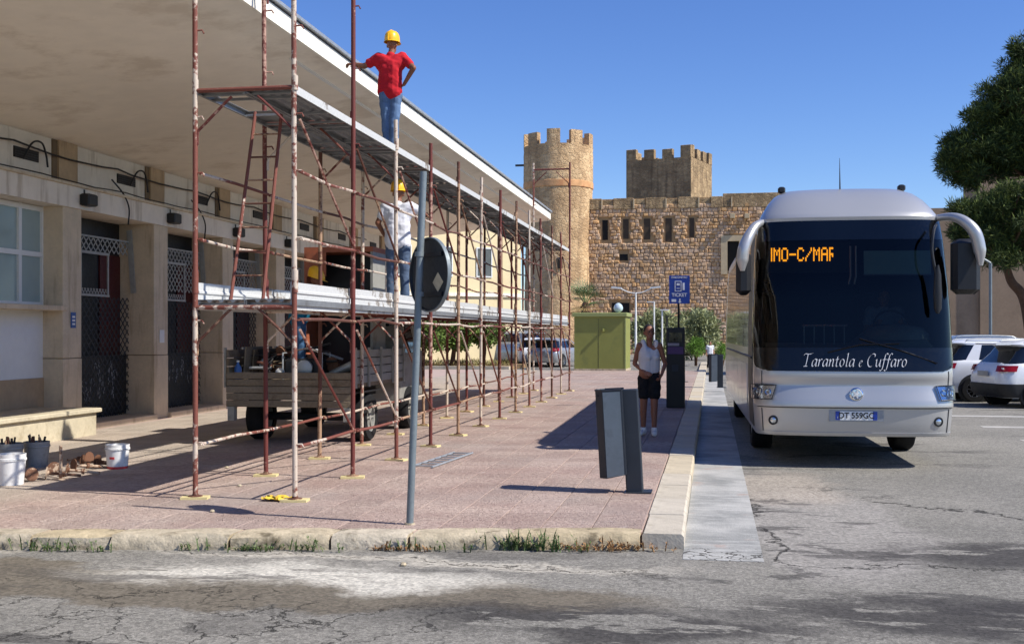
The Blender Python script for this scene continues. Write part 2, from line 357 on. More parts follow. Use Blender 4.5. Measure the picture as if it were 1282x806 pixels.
pv = MB().prism([(PX0, kerb_y(PX0) - .12, ROAD - .1), (PX0, PY1, ROAD - .1), (PXL - 14, PY1, ROAD - .1), (PXL - 14, kerb_y(PXL - 14) - .12, ROAD - .1)], (0, 0, .1 - ROAD - .012))
pav = pv.build('pavement', m_grout); tag(pav, kind='structure')
TS = .42; gap = .007
def tile_mesh():
    h = TS / 2 - gap / 2; b = .004; mb = MB()
    def ring(i, z): return [(x, y + x * KS, z) for x, y in ((-h + i, -h + i), (h - i, -h + i), (h - i, h - i), (-h + i, h - i))]
    mb.loft([ring(0, -.02), ring(0, -b), ring(b, 0)], False, True)
    return mb
tm0 = tile_mesh(); cells = []
for i in range(int((PX0 - PXL) / TS) + 1):
    for j in range(int((PY1 - 8) / TS)):
        x = PX0 - .004 - TS * (i + .5); y = kerb_y(x) + TS * (j + .5)
        if y + TS / 2 < PY1 and x > -10.42: cells.append((math.hypot(x * .8 + .6, y), x, y))
cells.sort()
def in_view(x, y): 
    z = -x * _sa + y * _ca; px = CX + F * (x * _ca + y * _sa) / z; return -20 < px < 1300
vis = [c for c in cells if in_view(c[1], c[2])]; first = vis[:300]; fs = set(first)
t0 = None
for d, x, y in first:
    if t0 is None: t0 = tm0.build('paving_tile', m_tile, pav); o = t0
    else: o = t0.copy(); C.objects.link(o)
    o.location = (x, y, random.uniform(-.0015, .0015)); o.rotation_euler = (random.gauss(0, .0025), random.gauss(0, .0025), 0)
mb = MB()
for c in cells:
    if c in fs: continue
    dz = random.uniform(-.0015, .0015); mb.add([(vx + c[1], vy + c[2], vz + dz) for vx, vy, vz in tm0.v], tm0.f)
mb.build('paving_tiles', m_tile, pav, kind='stuff')
# front kerb: worn stones of uneven length
def kerb_stone(x0, x1, deep=.30):
    mb = MB(); n = max(3, int((x1 - x0) / .12)); rings = []
    for k in range(n + 1):
        x = x0 + (x1 - x0) * k / n; j = random.uniform; y1 = kerb_y(x) - .004; y0 = y1 - deep + j(-.018, .018); e = 0 if 0 < k < n else .008
        zt = .004 + j(-.006, .004) - e
        rings.append([(x, y1, ROAD - .05), (x, y0 + j(-.008, .012), ROAD - .05), (x, y0 + j(-.01, .015), -.075 + j(-.012, .012)), (x, y0 + .006 + j(0, .02), -.022 + j(-.012, .006)), (x, y0 + .03 + j(0, .03), zt), (x, y1, zt)])
    return mb.loft(rings, True, True)
edges = [-.56]
while edges[-1] > -11: edges.append(edges[-1] - random.choice((.62, .8, .95, 1.05)))
kerb = MB().box(-11.5, -.56, 0, .1, -.3, -.2).build('front_kerb', m_kerbd); tag(kerb, kind='structure')
kerb.location = (0, 8.6, 0)
kerb.data.transform(Matrix.Translation((0, 0, -.2)))
for a, b_ in zip(edges[:-1], edges[1:]): 
    o = kerb_stone(b_ + .011, a - .011).build('kerb_stone', m_kerbd, kerb, 40); o.location = (0, -8.6, 0)
# side kerb: long pale limestone blocks
def side_block(L):
    mb = MB(); b = .012; w = .335
    def ring(y): return [(0, y, -.2), (0, y, -b), (b, y, .003), (w - b * 1.6, y, .003), (w, y, -b * 1.6), (w + .004, y, -.2)]
    return mb.loft([ring(0), ring(L)], True, True)
sk = MB().box(0, .3, 0, 60, -.4, -.3).build('side_kerb', m_kerb); sk.location = (-.555, 9.3, 0); tag(sk, kind='structure')
y = -.02; bl = {}
first_len = True
while y < 56:
    L = 1.0
    if 'a' not in bl: bl['a'] = side_block(L - .008).build('kerb_stone', m_kerb, sk, 30); o = bl['a']
    else: o = bl['a'].copy(); C.objects.link(o)
    o.location = (random.uniform(-.004, .004), y, random.uniform(-.003, .003)); y += L
def gutter_material():
    m, nt, b = newmat('gutter_concrete'); v = node(nt, 'ShaderNodeNewGeometry').outputs['Position']
    c = mixc(nt, ramp(nt, noise(nt, v, 1.2, 6, .65), .35, .65), lin((138, 138, 134)), lin((176, 174, 168)))
    ms = node(nt, 'ShaderNodeMapping', {'Vector': v, 'Scale': (.7, 3.0, 1)}).outputs[0]
    c = mixc(nt, ramp(nt, noise(nt, ms, 3.5, 6, .7), .5, .7, 0, .6), c, lin((196, 194, 188)))
    c = mixc(nt, ramp(nt, noise(nt, v, 2.6, 5), .6, .72, 0, .5), c, lin((170, 142, 128)))
    nv = node(nt, 'ShaderNodeTexNoise', {'Vector': v, 'Scale': 6.0, 'Detail': 4.0}).outputs[1]
    w = node(nt, 'ShaderNodeVectorMath', {0: v, 1: node(nt, 'ShaderNodeVectorMath', {0: nv, 'Scale': .25}, operation='SCALE').outputs[0]}, operation='ADD').outputs[0]
    vo = node(nt, 'ShaderNodeTexVoronoi', {'Vector': w, 'Scale': 6.5}, feature='DISTANCE_TO_EDGE').outputs[0]
    sy = node(nt, 'ShaderNodeSeparateXYZ', {0: w}).outputs[1]
    cr = mth(nt, 'MULTIPLY', ramp(nt, vo, .04, .012), ramp(nt, sy, 9.55, 9.3))
    c = mixc(nt, cr, c, lin((62, 58, 52)))
    c = node(nt, 'ShaderNodeHueSaturation', {'Value': ramp(nt, noise(nt, v, 60, 3, .8), .3, .7, .88, 1.1), 'Color': c}).outputs[0]
    nt.links.new(c, b.inputs['Base Color']); b.inputs['Roughness'].default_value = .85; b.inputs['Specular IOR Level'].default_value = .25
    bn = node(nt, 'ShaderNodeBump', {'Strength': .6, 'Distance': .01, 'Height': mth(nt, 'SUBTRACT', noise(nt, v, 40, 4), cr)}); nt.links.new(bn.outputs[0], b.inputs['Normal'])
    return m
m_gutter = gutter_material()
gut = MB().box(-.216, .40, 8.86, 48, ROAD - .05, ROAD + .004).build('gutter_strip', m_gutter); tag(gut, kind='structure')
# painted bay lines on the far right
m_line = M('worn_road_paint', (176, 172, 164), .85, 0, .15, 5, .1, 50, .3, (140, 136, 130), .95, 2.5)
for k, (x0, y0) in enumerate(((5.0, 19.5), (5.0, 22.3), (5.0, 25.2))):
    tag(MB().box(x0, x0 + 6, y0, y0 + .35, ROAD, ROAD + .004).build('parking_line', m_line), kind='structure')
# planting bed behind the pavement and its kerb
m_soil = M('dry_soil', (142, 116, 84), .95, 0, .25, 1.5, .4, 12, .2, (96, 96, 54), .7, .9)
bed = MB().box(-30, -9.5, 52, 60, ROAD - .1, .05).build('planting_bed', m_soil); tag(bed, kind='structure')
tag(MB().box(-30, -9.2, 51.6, 52, ROAD - .1, .12).build('bed_kerb', m_kerb), kind='structure')

# ---------------------------------------------------------------- station building with its canopy
FX = -10.5                                  # street face of the pillars
BY0, BY1 = 6.0, 36.3
bld = thing('station_building', (FX, 20, 0), 'long low station building with stone pillars and wide overhanging canopy', 'building')
bo = (FX, 20, 0)
def bp(mb, name, mat, parent=None, sm=None, kind=None):
    return mb.build(name, mat, parent or bld, sm, bo, kind) if parent is None else mb.build(name, mat, parent, sm, bo, kind)
bp(MB().box(-22, -11.45, BY0, BY1, -.1, 4.9), 'rear_wall', m_wallw)
bp(MB().box(-11.45, -10.62, BY0, BY1, 3.74, 4.95), 'upper_wall', m_wallw)
bp(MB().box(-11.45, -10.46, BY0, BY1 + .02, 3.72, 4.08), 'lintel', m_lintel)
bp(MB().box(-10.62, -10.40, BY0, BY1 + .03, 4.08, 4.12), 'ledge', m_trav)
pil_y = [7.8 + 3.1 * k for k in range(10)]   # near face of each pillar
pil = None
for k, y in enumerate(pil_y):
    mb = MB(); mb.box(-11.4, FX, y, y + .56, 1.22, 3.72, 0, .008); mb.box(-11.4, FX + .006, y - .003, y + .563, -.05, 1.21, 0, .008)
    p = bp(mb, 'pillar', m_trav)
    bp(MB().box(-10.62, -10.57, y - .0, y + .56, 4.12, 4.86), 'pilaster', m_wallb); bp(MB().box(-10.62, -10.6, y - .14, y - .001, 4.12, 4.86), 'pilaster_edge', M('cladding_dark', (112, 94, 72), .85))
for k, y in enumerate(pil_y[:-1]):
    a, b_ = y + .56, y + 3.1; mid = (a + b_) / 2
    # vent slot with louvres in the upper wall
    v = bp(MB().box(-10.63, -10.60, mid + .1, mid + .75, 4.36, 4.53), 'vent', M('vent_dark', (30, 22, 18), .7))
    for q in range(4): bp(MB().box(-10.6, -10.595, mid + .11, mid + .74, 4.375 + q * .04, 4.39 + q * .04), 'louvre', m_dark, v)
    # floodlight under the lintel by the pillar
    f = bp(MB().box(-10.46, -10.28, y + .42, y + .72, 3.78, 3.98, 0, .02), 'floodlight', m_dark)
    bp(MB().bar((-10.46, y + .57, 3.98), (-10.46, y + .57, 4.06), .03), 'bracket', m_dark, f)
    if k <= 2:       # window bays at the near end
        w0, w1, zs, zt = a, b_, 2.06, 3.72
        bp(MB().box(-11.2, -10.86, w0, w1, .9, 2.0), 'parapet_panel', m_panel)
        bp(MB().box(-11.2, -10.84, w0, w1, -.05, .9), 'plinth', m_wallb)
        bp(MB().box(-11.0, -10.40, w0 - .06 if k else w0, w1 + .0, 2.0, 2.08, 0, .01), 'window_sill', m_trav)
        wf = MB(); X0, X1 = -10.93, -10.85; n = 4; pw = (w1 - w0) / n
        for q in range(n + 1): yy = w0 + pw * q; wf.box(X0, X1, max(w0, yy - .04), min(w1, yy + .04), zs, zt)
        for zz in (zs + .04, zs + .86, zt - .05):
            for q in range(n): wf.box(X0, X1 - .002, w0 + pw * q + .04, w0 + pw * (q + 1) - .04, zz - .04, zz + .04)
        wfo = bp(wf, 'window_frame', m_white)
        for q in range(n):
            for z0, z1 in ((zs + .08, zs + .82), (zs + .90, zt - .09)):
                bp(MB().box(-10.905, -10.89, w0 + pw * q + .04, w0 + pw * (q + 1) - .04, z0, z1), 'pane', m_wglass, wfo)
    else:            # door bays closed by folding lattice gates
        d = bp(MB().box(-11.3, -11.22, a, b_, .06, 3.72), 'door', m_doordk)
        bp(MB().box(-11.22, -11.19, b_ - .75, b_ - .02, .1, 3.1), 'door_leaf', m_doorred, d)
        bp(MB().box(-11.22, -11.17, a + .35, a + .42, 1.32, 1.5), 'door_handle', m_steel, d)
        bp(MB().box(-11.4, -10.42, a - .0, b_, -.05, .09, 0, .012), 'threshold', m_trav)
        L = MB(); Lw = MB(); gx = -11.02
        def lattice(mb, y0, y1, z0, z1, st, w, x):
            n = int((y1 - y0 + z1 - z0) / st) + 1
            for q in range(n):
                for s in (1, -1):
                    c0 = y0 + q * st; t0_, t1_ = max(0, c0 - y1), min(z1 - z0, c0 - y0)
                    if t1_ - t0_ < .03: continue
                    pa, pb = (c0 - t0_, z0 + t0_), (c0 - t1_, z0 + t1_)
                    if s < 0: pa, pb = (y0 + y1 - pa[0], pa[1]), (y0 + y1 - pb[0], pb[1])
                    mb.bar((x + .006 * s, pa[0], pa[1]), (x + .006 * s, pb[0], pb[1]), w, .008, up=(1, 0, 0))
        lattice(L, a + .02, b_ - .02, .1, 2.3, .16, .018, gx)
        bp(L, 'gate_lattice', m_latdk, kind='stuff')
        lattice(Lw, a + .02, b_ - .1, 3.12, 3.36, .16, .022, gx + .02); lattice(Lw, a + .02, b_ - .85, 2.34, 2.44, .1, .018, gx + .02)
        if k >= 4: lattice(Lw, a + .02, b_ - .1, 2.5, 3.36, .16, .02, gx + .02); lattice(Lw, a + .3, a + .52, .3, 2.5, .11, .02, gx + .04)
        for (y0, y1, z0, z1) in ((a + .02, b_ - .02, 3.36, 3.39), (a + .02, b_ - .8, 3.06, 3.11), (a + .02, b_ - .8, 2.3, 2.34), (a + .75, a + .80, 2.34, 3.06), (b_ - .86, b_ - .82, 2.34, 3.06)):
            Lw.box(gx + .03, gx + .05, y0, y1, z0, z1)
        bp(Lw, 'gate_transom', m_lattice)
        bp(MB().bar((gx + .05, b_ - .08, 3.6), (gx + .12, b_ - .05, 2.4), .1, .03), 'gate_edge_strip', m_lattice)
        if k in (3, 4, 5):   # scrawled spray lines on the lower gate panels
            random.seed(40 + k)
            panel = bp(MB().box(-11.12, -11.06, a + .03, b_ - .03, .12, 1.22), 'gate_panel', m_doordk)
            for q in range(13):
                gr = MB()
                yy, zz = a + .15 + q * .17 + random.uniform(-.05, .05), random.uniform(.55, .95); pts = [(-11.055, yy, zz)]
                for s in range(5): pts.append((-11.055, min(b_ - .08, max(a + .06, pts[-1][1] + random.uniform(-.1, .13))), min(1.18, max(.2, zz + random.uniform(-.22, .24)))))
                gr.tube(crv(pts, 5), .007, 4)
                gr.build('graffiti', M('spray_grey', (150, 152, 154), .8), panel, None, bo)
    
random.seed(11)
# blue plaque on the pillar by the first door
pq = bp(MB().box(FX + .006, FX + .018, pil_y[3] + .22, pil_y[3] + .36, 1.72, 1.98), 'number_plaque', M('plaque_blue', (40, 84, 150), .4))
for q, z in enumerate((1.77, 1.83, 1.89)): bp(MB().box(FX + .018, FX + .021, pil_y[3] + .25, pil_y[3] + .33, z, z + .03), 'number_mark', m_white, pq)
pq = bp(MB().box(FX + .006, FX + .02, pil_y[4] + .2, pil_y[4] + .38, 1.45, 1.7), 'switch_box', m_panel)
# plinth bench below the windows
bench = MB().box(-10.83, -9.76, 8.4, 16.85, -.05, .36); bench.box(-10.83, -9.70, 8.35, 16.93, .36, .43, 0, .012)
bp(bench, 'plinth_bench', M('bench_stone', (188, 177, 152), .85, 0, .15, 2, .3, 25, .3, (146, 130, 102), .5, 3))
# cables strung along the wall
def sag(z0, X, ys, dip): 
    pts = []
    for a, b_ in zip(ys, ys[1:]):
        for k in range(6): t = k / 6; pts.append((X + random.uniform(-.004, .004), a + (b_ - a) * t, z0 - dip * 4 * t * (1 - t) + random.uniform(-.01, .01)))
    return pts
ys = [6.5 + 3.1 * k for k in range(10)]
bp(MB().tube(sag(4.58, -10.53, ys, .05), .016, 6), 'cable', m_cable); bp(MB().tube(sag(4.15, -10.38, ys, .02), .011, 6), 'cable', m_cable)
for yy in (16.1, 19.4, 22.6): bp(MB().tube(crv([(-10.56, yy, 4.35), (-10.5, yy + .15, 4.62), (-10.5, yy + .4, 4.66), (-10.52, yy + .55, 4.5), (-10.52, yy + .6, 4.3)], 6), .016, 6), 'cable_loop', m_cable)
for yy in (18.75, 21.9): bp(MB().tube(crv([(-10.56, yy, 4.38), (-10.45, yy + .2, 4.15), (-10.4, yy + .32, 3.9), (-10.42, yy + .33, 3.6)], 6), .014, 6), 'cable_drop', m_cable)
# canopy: slab rising outwards, pale fascia, metal drip edge
EX = -5.22; cy1 = 37.4
def zs(x): return 4.82 + (5.40 - 4.82) * (x - FX) / (EX - FX)
def edge(x, rnd=.6):    # plan outline, far outer corner rounded
    return None
def canopy_poly(x0, x1, y0, y1, r, n=8):
    pts = [(x0, y0), (x1, y0)]
    for k in range(n + 1):
        a = math.pi / 2 * k / n; pts.append((x1 - r + r * math.cos(a), y1 - r + r * math.sin(a)))
    pts.append((x0, y1)); return pts
cp = canopy_poly(-11.6, EX, BY0 - 1, cy1, .7)
mb = MB(); mb.loft([[(x, y, zs(x)) for x, y in cp], [(x, y, max(zs(x) + .14, 5.5)) for x, y in cp]], True, True); can = bp(mb, 'canopy', m_canopy)
def rim(out, z0, z1, th):
    o1 = [(x + out * (x > -6.5), y + out * (y > 36), 0) for x, y in cp]; i1 = [(x + (out - th) * (x > -6.5), y + (out - th) * (y > 36), 0) for x, y in cp]
    mb = MB(); n = len(cp)
    rings = [[(o1[i][0], o1[i][1], z0), (o1[i][0], o1[i][1], z1), (i1[i][0], i1[i][1], z1), (i1[i][0], i1[i][1], z0)] for i in range(1, n)]
    return mb.loft(rings, True, True)
bp(rim(.05, 5.36, 5.57, .048), 'fascia', m_fascia, can); bp(rim(.10, 5.60, 5.64, .14), 'drip_edge', m_steel, can)
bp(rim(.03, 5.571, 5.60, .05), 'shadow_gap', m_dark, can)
bp(MB().prism([(-5.62, 14.6, zs(-5.62) - .025), (-5.58, 14.6, zs(-5.58) - .025), (-5.58, 14.6, zs(-5.58) + .01), (-5.62, 14.6, zs(-5.62) + .01)], (0, 22, 0)), 'soffit_strip', m_white, can)
bp(MB().box(-22, -11.6, BY0 - 1, BY1 + .5, 4.9, 5.1), 'roof', m_canopy)

# ---------------------------------------------------------------- scaffold
NX = 13; BAY = 1.8; SY0 = 10.46; XO, XI = -3.97, -5.0; D1, D2 = 1.93, 4.0
sc = thing('scaffold', (XO, SY0, 0), 'long two-deck steel tube scaffold with red and white worn uprights', 'scaffold'); so = (XO, SY0, 0)
def sp(mb, name, mat, parent=None, sm=None): return mb.build(name, mat, parent or sc, sm, so)
random.seed(21)
for k in range(NX):
    y = SY0 + BAY * k; tall = 6.0 if k < 2 else (6.5 if k == NX - 1 else 4.36)
    for X in (XO, XI):
        lean = random.uniform(-.025, .025); top = tall if (X == XO or k < 2 or k == NX - 1) else 4.0
        mb = MB(); mb.tube([(X, y, .03), (X + lean * .5, y, top / 2), (X + lean, y + random.uniform(-.02, .02), top)], .0255, 10)
        mb.tube([(X, y, 2.02), (X, y, 2.24)], .031, 10)
        if top > 4: mb.tube([(X, y, 3.98), (X, y, 4.12)], .030, 10)
        for z in (.55, 1.75, 2.55, 3.2, 3.75) + ((4.6, 5.3) if top > 5 else ()):       # wedge lugs
            mb.tube([(X, y, z), (X + .07, y + .005, z + .005), (X + .09, y, z - .03)], .009, 5)
        mt = UPM[(k * 2 + (X == XI)) % 3] if k else m_redw
        if k == 1 and X == XO: mt = m_red
        up = sp(mb, 'upright', mt, None, 40)
        pd = MB(); a = random.uniform(-.35, .35); c_, s_ = math.cos(a), math.sin(a)
        pd.obox((X, y, .012), (c_ * .13, s_ * .13, 0), (-s_ * .075, c_ * .075, 0), (0, 0, .012)); sp(pd, 'base_pad', m_pad, up)
        sp(MB().lathe([(.07, .024), (.07, .032), (.03, .034), (.03, .05)], 10, (X, y, 0)), 'base_plate', m_redb, up)
    lv = [D1, D2] + ([5.9] if k < 2 else []) + ([6.3] if k == NX - 1 else [])
    for z in lv:
        mt = random.choice(UPM)
        tr = sp(MB().tube([(XI, y, z - (.05 if z == D1 else -.01)), (XO, y, z - (.05 if z == D1 else -.01))], .0225, 8), 'transom', m_redw if k == 0 else mt, None, 40)
        for X, s in ((XI, 1), (XO, -1)):
            sp(MB().tube(crv([(X + s * .02, y, z - .52), (X + s * .025, y, z - .40), (X + s * .10, y, z - .32), (X + s * .30, y, z - .13), (X + s * .38, y, z - .06)], 3), .014, 6), 'knee_brace', mt, tr, 50)
    if k == NX - 1: break
    y2 = y + BAY
    for X in (XO, XI):
        for z in (.53, 2.55, 3.2) + ((1.76,) if X == XO else ()):
            bend = random.uniform(-.03, .03)
            sp(MB().tube([(X + .035, y + .02, z), (X + .035 + bend * .3, (y + y2) / 2, z + bend), (X + .035, y2 - .02, z + random.uniform(-.02, .02))], .0165, 7), 'guard_rail', random.choice((m_redw, m_redw, m_redb)), None, 40)
    sp(MB().tube([(XO + .04, y + .03, 3.70), (XO + .04, y2 - .04, 2.56)], .015, 6), 'diagonal_brace', random.choice(UPM), None, 40)
    sp(MB().tube([(XO + .04, y + .03, 1.66), (XO + .04, y2 - .06, .52)], .015, 6), 'diagonal_brace', random.choice(UPM), None, 40)
# deck planks: pressed-steel boards with ribs, a toe board on both sides of the lower deck
def plank(w, hatch=False):
    mb = MB(); L = BAY - .02; y0 = .01; h = .06
    if hatch: mb.box(0, w, y0, .35, -.004, 0); mb.box(0, w, 1.15, L, -.004, 0); mb.box(0, .05, .35, 1.15, -.004, 0); mb.box(w - .05, w, .35, 1.15, -.004, 0)
    else: mb.box(0, w, y0, L, -.004, 0)
    mb.box(0, .006, y0, L, -h, -.0045); mb.box(w - .006, w, y0, L, -h, -.0045); mb.box(.0065, .03, y0, L, -h, -h + .004); mb.box(w - .03, w - .0065, y0, L, -h, -h + .004)
    for q in range(1, 4):
        x = w * q / 4
        if hatch: continue
        mb.prism([(x - .03, y0, -.0045), (x - .012, y0, -.03), (x + .012, y0, -.03), (x + .03, y0, -.0045)], (0, L - y0, 0))
    for yy in (y0 + .1, .34, 1.16, L - .1): mb.box(.0065, w - .0065, yy - .02, yy + .02, -.055, -.032)
    return mb
pk = {}
for k in range(NX - 1):
    for z in (D1, D2):
        for q, x in enumerate((XI + .02, XI + .52)):
            key = 'h' if (k == 0 and z == D2 and q == 0) else 'p'
            if key not in pk: pk[key] = plank(.49, key == 'h').build('deck_plank', m_deck, sc)
            o = pk[key]
            if 'used' + key in pk: o = o.copy(); C.objects.link(o)
            pk['used' + key] = 1
            o.location = (x - XO, BAY * k, z + .03 + random.uniform(-.003, .003))
mb = MB(); w = .27; pr = [(0, 0), (.0, w), (-.03, w), (-.03, w - .012), (-.012, w - .02), (-.012, .19), (-.026, .175), (-.026, .15), (-.012, .135), (-.012, .10), (-.026, .085), (-.026, .06), (-.012, .045), (-.012, .0)]
pr = [(0.0, 0.0), (0.0, .055), (.014, .065), (.014, .085), (0, .095), (0, .155), (.014, .165), (.014, .185), (0, .195), (0, .27), (-.012, .27), (-.012, 0)]
mb.prism([(x, .03, z) for x, z in pr], (0, BAY - .06, 0))
tb = mb.build('toe_board', m_toe, sc); first_tb = True
for k in range(NX - 1):
    for x in (XO - .045, XI + .015):
        o = tb if first_tb else tb.copy()
        if not first_tb: C.objects.link(o)
        first_tb = False; o.location = (x - XO, BAY * k, D1 - .07 + random.uniform(-.008, .008)); o.rotation_euler = (random.uniform(-.004, .004), 0, 0)
for k in range(NX - 1):     # zinc lip along the outer edge of the upper deck
    sp(MB().box(XO - .015, XO - .004, SY0 + BAY * k + .03, SY0 + BAY * (k + 1) - .03, D2 - .045, D2 + .035), 'deck_edge', m_toe)
# ladder from the lower deck up to the hatch
ld = thing('access_ladder', (-4.72, 11.1, D1 + .03), 'flaking red and white ladder rising to the hatch in the upper deck', 'ladder'); lo = (-4.72, 11.1, D1 + .03)
bl_, br_, tl_, tr_ = Vector((-4.87, 11.0, D1 + .035)), Vector((-4.52, 11.0, D1 + .035)), Vector((-4.86, 11.62, D2 + .02)), Vector((-4.56, 11.62, D2 + .02))
MB().tube([bl_, tl_], .019, 8).build('rail', m_redw, ld, 40, lo); MB().tube([br_, tr_], .019, 8).build('rail', m_redw, ld, 40, lo)
for k in range(1, 8):
    t = k / 8; MB().tube([bl_.lerp(tl_, t), br_.lerp(tr_, t)], .011, 6).build('rung', m_redb, ld, 40, lo)

# ---------------------------------------------------------------- coach
m_wind = glass('windscreen_glass', (.25, .30, .30), 1.5, 0.0, .58)
m_sideglass = M('side_glass_tinted', (16, 18, 20), .06, 0, .1, 1, 0, 40, .9)
m_inner = M('coach_interior', (34, 36, 39), .7, 0, .2, 3)
m_blacksh = M('gloss_black', (10, 10, 12), .12, 0, .2, 2)
m_lamp = M('lamp_reflector', (200, 206, 212), .12, .85, .1, 20)
m_clear = glass('lamp_lens', (.92, .94, .96), 1.45)
bus = thing('coach', (1.84, 15.1, ROAD), 'silver touring coach with lit destination board and lettered windscreen', 'bus', rz=R(1.1))
def interp(x, tab):
    for (a, va), (b, vb) in zip(tab, tab[1:]):
        if x <= b: t = max(0, (x - a) / (b - a)); return va + (vb - va) * t
    return tab[-1][1]
BW = [(.30, 1.21), (.46, 1.245), (.8, 1.27), (1.2, 1.275), (2.0, 1.262), (3.0, 1.215), (3.24, 1.185), (3.29, 1.175), (3.42, 1.11), (3.55, 1.03), (3.66, .94), (3.74, .82), (3.80, .60), (3.83, .28)]
BYF = [(.30, .12), (.42, .085), (.46, .065), (.60, .045), (.78, .03), (.80, -.004), (.83, -.006), (1.06, .062), (1.09, .066), (1.20, .038), (1.27, .05), (1.6, .11), (2.4, .24), (3.24, .46), (3.29, .45), (3.33, .47), (3.42, .56), (3.55, .72), (3.66, .92), (3.74, 1.15), (3.80, 1.6), (3.83, 2.3)]
_n, _D, _w0 = 3.4, .52, 1.275
_t = np.linspace(0, math.pi / 2, 900); _cx = _w0 * np.sin(_t) ** (2 / _n); _cy = _D * (1 - np.cos(_t) ** (2 / _n))
_s = np.concatenate([[0], np.cumsum(np.hypot(np.diff(_cx), np.diff(_cy)))]); SEND = float(_s[-1]); BL = 11.9
def surf(s, z, off=0.0):
    a = abs(s); sg = 1 if s >= 0 else -1
    if a <= SEND: x = float(np.interp(a, _s, _cx)); y = float(np.interp(a, _s, _cy))
    else: x = _w0; y = _D + (a - SEND)
    k = interp(z, BW) / _w0; p = Vector((sg * x * k, y + interp(z, BYF), z))
    if off:
        e = .01; du = surf(s + e, z) - surf(s - e, z); dv = surf(s, min(3.7, z + e)) - surf(s, min(3.7, z + e) - 2 * e)
        n = du.cross(dv).normalized(); p = p + n * off
    return p
fs_ = [SEND * k / 16 for k in range(17)]; ss_full = [-v for v in fs_[:0:-1]] + fs_
SB = SEND + BL - _D
ss_all = [-SB] + [-(SEND + 2), -(SEND + .8)] + ss_full + [SEND + .8, SEND + 2, SB]
def patch(cols, rows, off, thick=0.0):
    """grid on the coach's skin: cols(z) gives s values, rows are heights"""
    mb = MB(); g = [[surf(s, z, off) for s in cols(z)] for z in rows]; n = len(g[0])
    mb.loft(g, closed=False)
    if thick:
        ed = [g[0][i] for i in range(n)] + [g[j][-1] for j in range(1, len(g))] + [g[-1][i] for i in range(n - 2, -1, -1)] + [g[j][0] for j in range(len(g) - 2, 0, -1)]
        rows_ = rows
        eb = [surf(s, rows[0], off - thick) for s in cols(rows[0])] + [surf(cols(z)[-1], z, off - thick) for z in rows[1:]] + [surf(s, rows[-1], off - thick) for s in cols(rows[-1])[-2::-1]] + [surf(cols(z)[0], z, off - thick) for z in rows[-2:0:-1]]
        mb.loft([ed, eb])
    return mb
def lin_cols(a, b, n=8): return lambda z: [a + (b - a) * k / n for k in range(n + 1)]
ZW0, ZW1 = 1.27, 3.235
def wlim(z):       # half width of the windscreen along the skin, corners rounded
    sm = SEND - .11
    if z < ZW0 + .28: t = (ZW0 + .28 - z) / .28; return sm - .30 * (1 - math.sqrt(max(0, 1 - t * t)))
    if z > ZW1 - .08: return sm - .03
    return sm
def rows_between(a, b, n): return [a + (b - a) * k / n for k in range(n + 1)]
lowz = [.42, .44, .46, .6, .7, .78, .80, .83, .9, .98, 1.06, 1.09, 1.15, 1.20, ZW0]
low = MB().loft([[surf(s, z) for s in ss_all] for z in lowz], closed=True, cap0=True)
wz = rows_between(ZW0, ZW0 + .28, 8) + rows_between(ZW0 + .28, ZW1, 10)[1:]
upz = [ZW1, 3.29, 3.33, 3.36, 3.42, 3.48, 3.55, 3.61, 3.66, 3.70, 3.74, 3.77, 3.80, 3.815, 3.83]
mid = MB()
for sg in (-1, 1):
    mid.loft([[surf(sg * s, z) for s in [wlim(z) + (SEND + .1 - wlim(z)) * k / 6 for k in range(7)] + [SEND + .8, SEND + 2, SB]] for z in wz], closed=False)
mid.loft([[surf(SB, z), surf(-SB, z)] for z in wz], closed=False)
low.add(mid.v, mid.f)
body = low.build('body', m_silver, bus, 28)
MB().loft([[surf(s, z) for s in ss_all] for z in upz], cap1=True).build('roof_cap', m_silver, bus, 24)
ws = patch(lambda z: [-wlim(z) + 2 * wlim(z) * k / 30 for k in range(31)], wz, .004).build('windscreen', m_wind, bus, 60)
# black ceramic border of the screen, and the black lower band that carries the name
for sg in (-1, 1):
    fr = MB(); fr.loft([[surf(sg * (wlim(z) - .075), z, .008), surf(sg * (wlim(z) - .03), z, .009), surf(sg * (wlim(z) + .012), z, .006)] for z in wz], closed=False)
    fr.build('windscreen_border', m_blacksh, ws, 60)
patch(lambda z: [-wlim(z) + .05 + (2 * wlim(z) - .1) * k / 30 for k in range(31)], rows_between(ZW0 - .012, 1.56, 8), .010).build('windscreen_band', m_blacksh, ws, 60)
patch(lambda z: [-wlim(z) + .05 + (2 * wlim(z) - .1) * k / 30 for k in range(31)], rows_between(2.98, ZW1 + .01, 4), .007).build('sun_strip', M('sun_strip_tint', (8, 12, 18), .08), ws, 60)
# seam lines between the front panels
m_seam = M('panel_seam', (48, 50, 54), .7)
def seam(pts): return MB().tube([surf(s, z, .003) for s, z in pts], .005, 5)
seam([(-1.30 + 2.6 * k / 30, .79) for k in range(31)]).build('panel_seam', m_seam, bus)
for sg in (-1, 1): 
    seam([(sg * 1.22, .47 + .1 * k) for k in range(4)]).build('panel_seam', m_seam, bus); seam([(sg * 1.21, 1.06 + .05 * k) for k in range(5)]).build('panel_seam', m_seam, bus)
patch(lin_cols(-SEND + .02, SEND - .02, 30), rows_between(.435, .47, 2), .008, .008).build('bumper_lip', m_silver, bus, 40)
